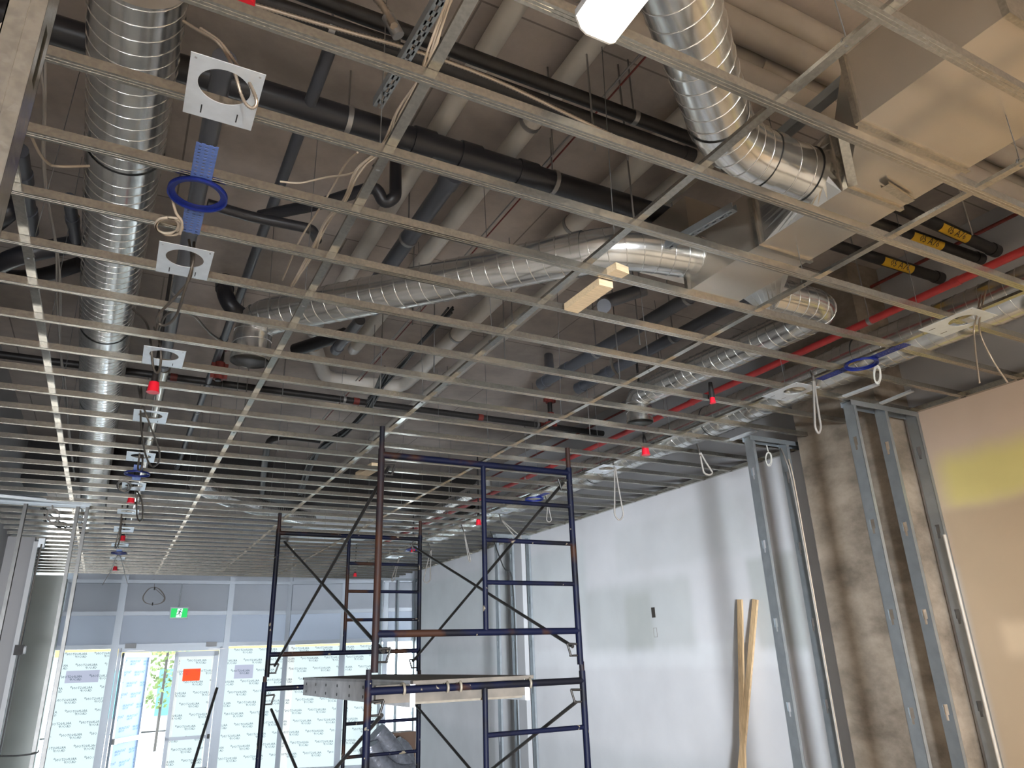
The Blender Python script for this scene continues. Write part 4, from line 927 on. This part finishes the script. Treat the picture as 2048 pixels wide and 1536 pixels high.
# hanging loops of the right row
def hloop(label, x0, y0, x1, y1, Y, wd=7, r=.008, m='cable_gray', name='armored_whip', bend=0):
    P = []; 
    for f, s in ((0, -.1), (.15, -.25), (.4, -.5), (.7, -.8), (.9, -.9), (1, 0), (.9, .9), (.7, .75), (.4, .4), (.15, .2), (0, .1)):
        P.append(py(x0 + (x1 - x0) * f + s * wd, y0 + (y1 - y0) * f, Y))
    return cable(name, label, 'cable', [pz(x0 - 6, y0 - 16, 1.85)] + P, r, m)
hloop('grey armored loop hanging in front of the concrete column top', 1627, 757, 1637, 866, 3.15, 6)
hloop('grey armored loop hanging left of the second stub frame', 1400, 905, 1418, 950, 4.3, 9)
hloop('grey cable loop hanging by the wall right of the near scaffold', 1230, 935, 1239, 1040, 5.6, 9)
hloop('thin cable loop seen between the scaffold inner post and right leg', 1003, 1040, 1040, 1078, 7.9, 6)
hloop('tiny cable loop high on the wall right of the scaffold brace', 1096, 1008, 1098, 1044, 6.9, 5, .006)
hloop('grey cable loop hanging against the far right wall', 862, 1100, 853, 1166, 10.3, 7, .009)
hloop('short hanging cable just right of the far scaffold leg', 928, 1065, 940, 1124, 8.9, 2, .008)
hloop('slanted hanging cable in front of the far stub frame', 800, 1110, 785, 1162, 12.4, 3, .009)
cable('armored_whip', 'left of the two beige armored whips at the right edge', 'cable', [pz(1962, 590, 1.95), pz(1955, 625, 1.74), py(1948, 660, 2.1), py(1953, 720, 2.1), py(1959, 766, 2.1)], .0055, 'armor')
cable('armored_whip', 'right of the two beige armored whips at the right edge', 'cable', [pz(1972, 580, 1.95), pz(1962, 622, 1.74), py(1960, 665, 2.1), py(1985, 720, 2.1), py(2015, 765, 2.1)], .0055, 'armor')
cable('armored_whip', 'short curved conduit hanging right of the capped grey pipes', 'cable', [pz(1222, 712, 2.3), pz(1225, 735, 2.25), pz(1240, 757, 2.2)], .013, 'armor_dark')
bundle('tangle of dark cables in the middle, beyond the drop pipe', [pz(775, 740, 2.6), pz(735, 815, 2.6), pz(690, 862, 2.55), pz(650, 890, 2.5), pz(620, 930, 2.5), pz(600, 985, 2.5)], 9, .045, .012, 'black_tie')
bundle('second run of dark cables left of the rightmost white pipe', [pz(900, 620, 2.6), pz(840, 690, 2.6), pz(790, 745, 2.6), pz(735, 800, 2.6)], 4, .03, .010, 'black_tie')
bundle('tangle of cables against the far left wall above the stub frame', [pz(85, 1010, 1.9), pz(95, 1040, 1.85), pz(120, 1050, 1.85), pz(150, 1056, 1.85), pz(175, 1062, 1.9)], 5, .06, .01, 'black_tie')
pipe('sprinkler_line', 'black iron pipe bent in an arch among the far cables', 'pipe', [pz(640, 880, 2.5), pz(541, 868, 2.5), pz(531, 910, 2.4), pz(524, 985, 2.4)], .04, 'black_iron', bend=.3)
cable('red_cable', 'pair of thin red cables running back between the white pipes', 'cable', along(1100, 330, 2.95, 1.6, 9.5), .006, 'dark_red', 1)
cable('steel_conduit', 'thin bright conduit beside the red cables', 'cable', along(1085, 333, 2.95, 1.6, 9.0), .007, 'rod', 1)
# unistrut hangers and rods near the top
for a, b, lb in (((895, -20), (755, 215), 'slotted grey strut beside the beige bundle at the top'), ((1470, 420), (1235, 555), 'dark slotted strut behind the diagonal duct')):
    P, Q = pz(*a, 2.15), pz(*b, 2.15); d = (Q - P).normalized(); sd = d.cross(Vector((0, 0, 1))).normalized(); L_ = (Q - P).length
    s2 = MB()
    for e_ in (-1, 1):
        s2.beam(P + sd * .013 * e_, Q + sd * .013 * e_, .014, .003); s2.beam(P + sd * .019 * e_ + Vector((0, 0, .02)), Q + sd * .019 * e_ + Vector((0, 0, .02)), .003, .04)
    k = 0
    while k < L_: s2.beam(P + d * k, P + d * (k + .022), .026, .003); k += .05
    tag(s2.build('slotted_strut', 'galv_soft'), lb, 'strut')
P, Q = pz(1790, 90, 2.5), pz(1480, 350, 2.5)
tag(MB().prism([(-.03, 0), (.03, 0), (.03, .05), (-.03, .05)], P, Q).build('slotted_strut', 'galv_soft'), 'galvanized strut under the white wrapped pipes', 'strut')
tag(MB().tube([pz(1872, -20, 2.6), pz(1915, 150, 2.5)], .02, 8).build('brace_strap', 'galv_soft'), 'speckled flat strap hanging down near the top right', 'strap')
for k, (x, y, zb_) in enumerate(((1256, 320, 2.45), (1268, 440, 2.2), (1106, 310, 2.5), (1190, 300, 2.3), (1025, 660, 2.3), (868, 745, 2.2), (825, 650, 2.4), (760, 790, 2.0), (1010, 735, 2.2), (1240, 760, 2.1), (1180, 870, 2.1), (1500, 480, 2.3), (1945, 470, 2.2), (1280, 690, 2.2), (555, 905, 2.0), (480, 905, 2.0))):
    p = pz(x, y, zb_); tag(MB().tube([p, Vector((p.x, p.y, SLAB + CZ))], .005, 6).build('threaded_rod', 'rod'),
                           'threaded rod hanging from the slab %s' % ('near the elbow duct at right of top', 'above the middle duct elbow', 'by the big black drain', 'beside the rightmost white pipe', 'above the capped grey pipes, left', 'beyond the diagonal duct, long', 'over the third white pipe', 'above the near scaffold left leg', 'left of the red coupled drop pipe', 'right of the short curved conduit', 'above the near scaffold right leg', 'behind the box duct left side', 'between the yellow labels', 'near the right capped pipe', 'inside the iron arch', 'left of the iron arch')[k], 'threaded rod', 'threaded rods under the slab')

# wood blocks resting on the joists
def block(label, a, b, wd, th, z):
    P, Q = pz(*a, z), pz(*b, z); return tag(MB().beam(P, Q, wd, th).build('wood_block', 'wood_y'), label, 'wood block')
block('longer pale pine block lying under the joists at centre right', (1142, 617), (1212, 566), .085, .038, H - .01)
block('short pine block end beside the middle duct elbow', (1218, 552), (1245, 536), .085, .038, H + .02)
block('small dim pine block on the grid left of the near scaffold leg', (722, 950), (755, 930), .12, .04, H + .06)

# ================================================================== scaffold tower
t = thing('scaffold_tower', 'blue steel frame scaffold tower with cross braces, two lifts high', 'scaffold', (2.2, 6.1, 0))
rl = .0225
def endframe(x0, x1, xi, y, zb, ztop, bars_, rungs, name, dxl=0., legm='scaf', pins=.16):
    fm = MB().tube([V(x1, y, zb), V(x1, y, ztop)], rl, 14)
    for z in bars_: fm.tube([V(x0, y, z), V(x1, y, z)], rl, 14)
    f = fm.build(name, 'scaf', t)
    MB().tube([V(x0, y, zb), V(x0, y, ztop)], rl * 1.02, 14).build('leg', legm, f)
    MB().tube([V(xi, y, min(bars_)), V(xi, y, max(bars_))], rl * .8, 12).build('ladder_post', 'scaf', f)
    for z in rungs: MB().tube([V(xi, y, z), V(x1, y, z)], rl * .72, 10).build('rung', 'scaf', f)
    for x in (x0, x1):
        MB().tube([V(x, y, ztop), V(x, y, ztop + pins)], rl * .8, 12).build('coupling_pin', 'rust', f)
        s = 1 if x == x0 else -1
        for z in (max(bars_) - .09, min(bars_) + .02 - .14 if min(bars_) > -1 else min(bars_) + .1):
            lt = MB().tube([V(x, y, z + .03), V(x + s * .10, y, z + .035)], .008, 8); lt.tube([V(x + s * .10, y, z + .035), V(x + s * .075, y, z - .045)], .008, 8).tube([V(x, y, z - .045), V(x + s * .085, y, z - .045)], .007, 8)
            lt.build('brace_latch', 'brace', f)
    return f
NY, FY = 4.62, 7.58
endframe(1.475, 2.975, 2.24, NY, -.06, 1.36, (1.32, .165), (1.06, .78, .49), 'end_frame', legm='rust')
endframe(1.44, 2.985, 2.225, NY, -2.04, -.10, (-.165, -1.6), (-.46, -.75, -1.04, -1.33), 'end_frame', pins=.06)
endframe(1.375, 2.89, 2.10, FY, -.1, 1.29, (1.25, .10), (.97, .69, .41), 'end_frame')
endframe(1.36, 2.90, 2.14, FY, -2.04, -.14, (-.20, -1.6), (-.55, -.84, -1.12, -1.4), 'end_frame', pins=.05)
for x, y in ((1.44, NY), (2.985, NY), (1.36, FY), (2.90, FY)):
    MB().box((x - .07, y - .07, .0), (x + .07, y + .07, .012)).tube([(x, y, .012), (x, y, .05)], .02, 10).build('base_plate', 'rust', t)
def brace(p, q, name='cross_brace'): return MB().tube([p, q], .0125, 10).build(name, 'brace', t)
for xn, xf in ((1.53, 1.44), (2.92, 2.83)):
    for (zt2, zb2) in ((1.24, .0), (-.30, -1.55)):
        brace(V(xn, NY, zt2), V(xf, FY, zb2 + .0)); brace(V(xn, NY, zb2 + .06), V(xf, FY, zt2 - .08))
# deck resting on the two lower top bars
t = thing('scaffold_deck', 'scuffed aluminium and plywood deck lying across the scaffold bars', 'scaffold deck', (2.15, 6.1, CZ - .12))
MB().box((1.72, NY - .02, CZ - .135), (2.58, FY + .03, CZ - .115)).build('plywood_top', 'deckwood', t)
for x in (1.72, 2.54): MB().box((x, NY + .03, CZ - .27), (x + .035, FY - .01, CZ - .115)).build('side_rail', 'deck', t)
MB().box((1.50, NY + .035, CZ - .24), (2.58, NY + .075, CZ - .135)).build('end_rail', 'deckwood', t)
MB().box((1.755, NY + .075, CZ - .255), (2.54, NY + .11, CZ - .20)).build('end_lip', 'hookmetal', t)
for x in (1.66, 1.95, 2.04, 2.55):
    h_ = MB()
    P = [V(x, NY + .04 * math.cos(a) - .0, -.165 + .036 * math.sin(a)) for a in [j * math.pi / 8 for j in range(-1, 11)]]
    h_.tube(P, .009, 8); h_.build('hook', 'hookmetal', t)
for k in range(8):
    for z in (-.17, -.235): MB().tube([V(1.717, NY + .3 + k * .36, z), V(1.722, NY + .3 + k * .36, z)], .012, 10).build('rail_hole', 'black_tie', t)

# ================================================================== right wall odds and ends
c_ = px(1307, 1225, XW); tag(MB().box(c_ + Vector((-.004, -.03, -.055)), c_ + Vector((.0, .03, .055))).build('outlet_box', 'outlet_hole'), 'dark open outlet box cut in the right drywall', 'outlet box')
c_ = px(1311, 1265, XW); o_ = MB()
for a, b in (((-.003, -.03, -.05), (0, .03, -.046)), ((-.003, -.03, .046), (0, .03, .05)), ((-.003, -.03, -.05), (0, -.027, .05)), ((-.003, .027, -.05), (0, .03, .05))): o_.box(c_ + Vector(a), c_ + Vector(b))
tag(o_.build('outlet_outline', 'cable_gray'), 'faint rectangular outlet outline below the open box on the right drywall', 'outlet outline')
for a, b, lb in (((1480, 1199), (1487, 1560), 'left of two pine strips leaning together against the right drywall'), ((1511, 1199), (1480, 1560), 'right of two pine strips leaning together against the right drywall')):
    P = px(*a, XW - .03); Q = px(*b, XW - .16); d = (P - Q).normalized(); Q = P + (Q - P) * ((P.z - .01) / (P.z - Q.z))
    tag(MB().beam(Q, P, .022, .06, up=(0, 1, 0)).build('wood_strip', 'wood'), lb, 'wood strip')
# things on the floor by the storefront
def flex(label, pts, r):
    path = resample(smooth(pts, 6), .03); rs = [r * (1 + .05 * (i % 2)) for i in range(len(path))]
    return tag(MB().tube(path, rs, 20).build('flexible_duct', 'flexduct'), label, 'flexible duct')
Yf = 11.2
flex('grey flexible duct coil leaning up, tallest of the pile by the right wall', [py(752, 1465, Yf), py(770, 1485, Yf), py(790, 1510, Yf), py(812, 1545, Yf)], .15)
flex('grey flexible duct lying left in the pile by the right wall', [py(738, 1490, Yf - .3), py(745, 1510, Yf - .3), py(760, 1530, Yf - .3), py(790, 1550, Yf - .3), py(830, 1552, Yf - .3)], .14)
flex('grey flexible duct at the back of the pile by the right wall', [py(790, 1490, Yf + .35), py(808, 1505, Yf + .35), py(815, 1545, Yf + .35)], .13)
p = py(805, 1500, Yf + .8)
tag(MB().box(Vector((p.x - .2, p.y, 0)), Vector((p.x + .22, p.y + .3, p.z + .25))).build('cardboard_box', 'cardboard'), 'brown cardboard box behind the flexible ducts', 'box')
# long tube leaning by the door
a = onseg(434, 1376, SA, .25); b = onseg(385, 1536, SA, 1.0); b = a + (b - a) * ((a.z - .02) / (a.z - b.z))
tag(MB().tube([b, a], .028, 10).build('leaning_tube', 'black_iron'), 'dark tube leaning against the closed right door leaf', 'tube')
# small alarm box and its conduit on the left wall end
c_ = py(38, 1300, 11.6)
t = thing('strobe_box', 'small grey box with a red strobe lens at the left edge', 'alarm box', c_)
MB().box(c_ + Vector((-.05, -.04, -.06)), c_ + Vector((.05, .04, .06))).build('back_box', 'black_iron', t)
MB().tube([c_ + Vector((.05, 0, 0)), c_ + Vector((.075, 0, 0))], .05, 14).build('strobe_lens', 'trimwhite', t)
tag(MB().tube([c_ + Vector((0, 0, .05)), Vector((c_.x + .02, c_.y, H + CZ - .1))], .009, 8).build('alarm_conduit', 'cable_gray'), 'thin conduit running up from the strobe box at the left edge', 'conduit')
cable('wire_tail', 'thin dark wire crossing the left studs low down', 'cable', [py(-10, 1512, 9.0), py(40, 1511, 9.0), py(72, 1506, 9.0), py(78, 1500, 9.0)], .008, 'black_tie')
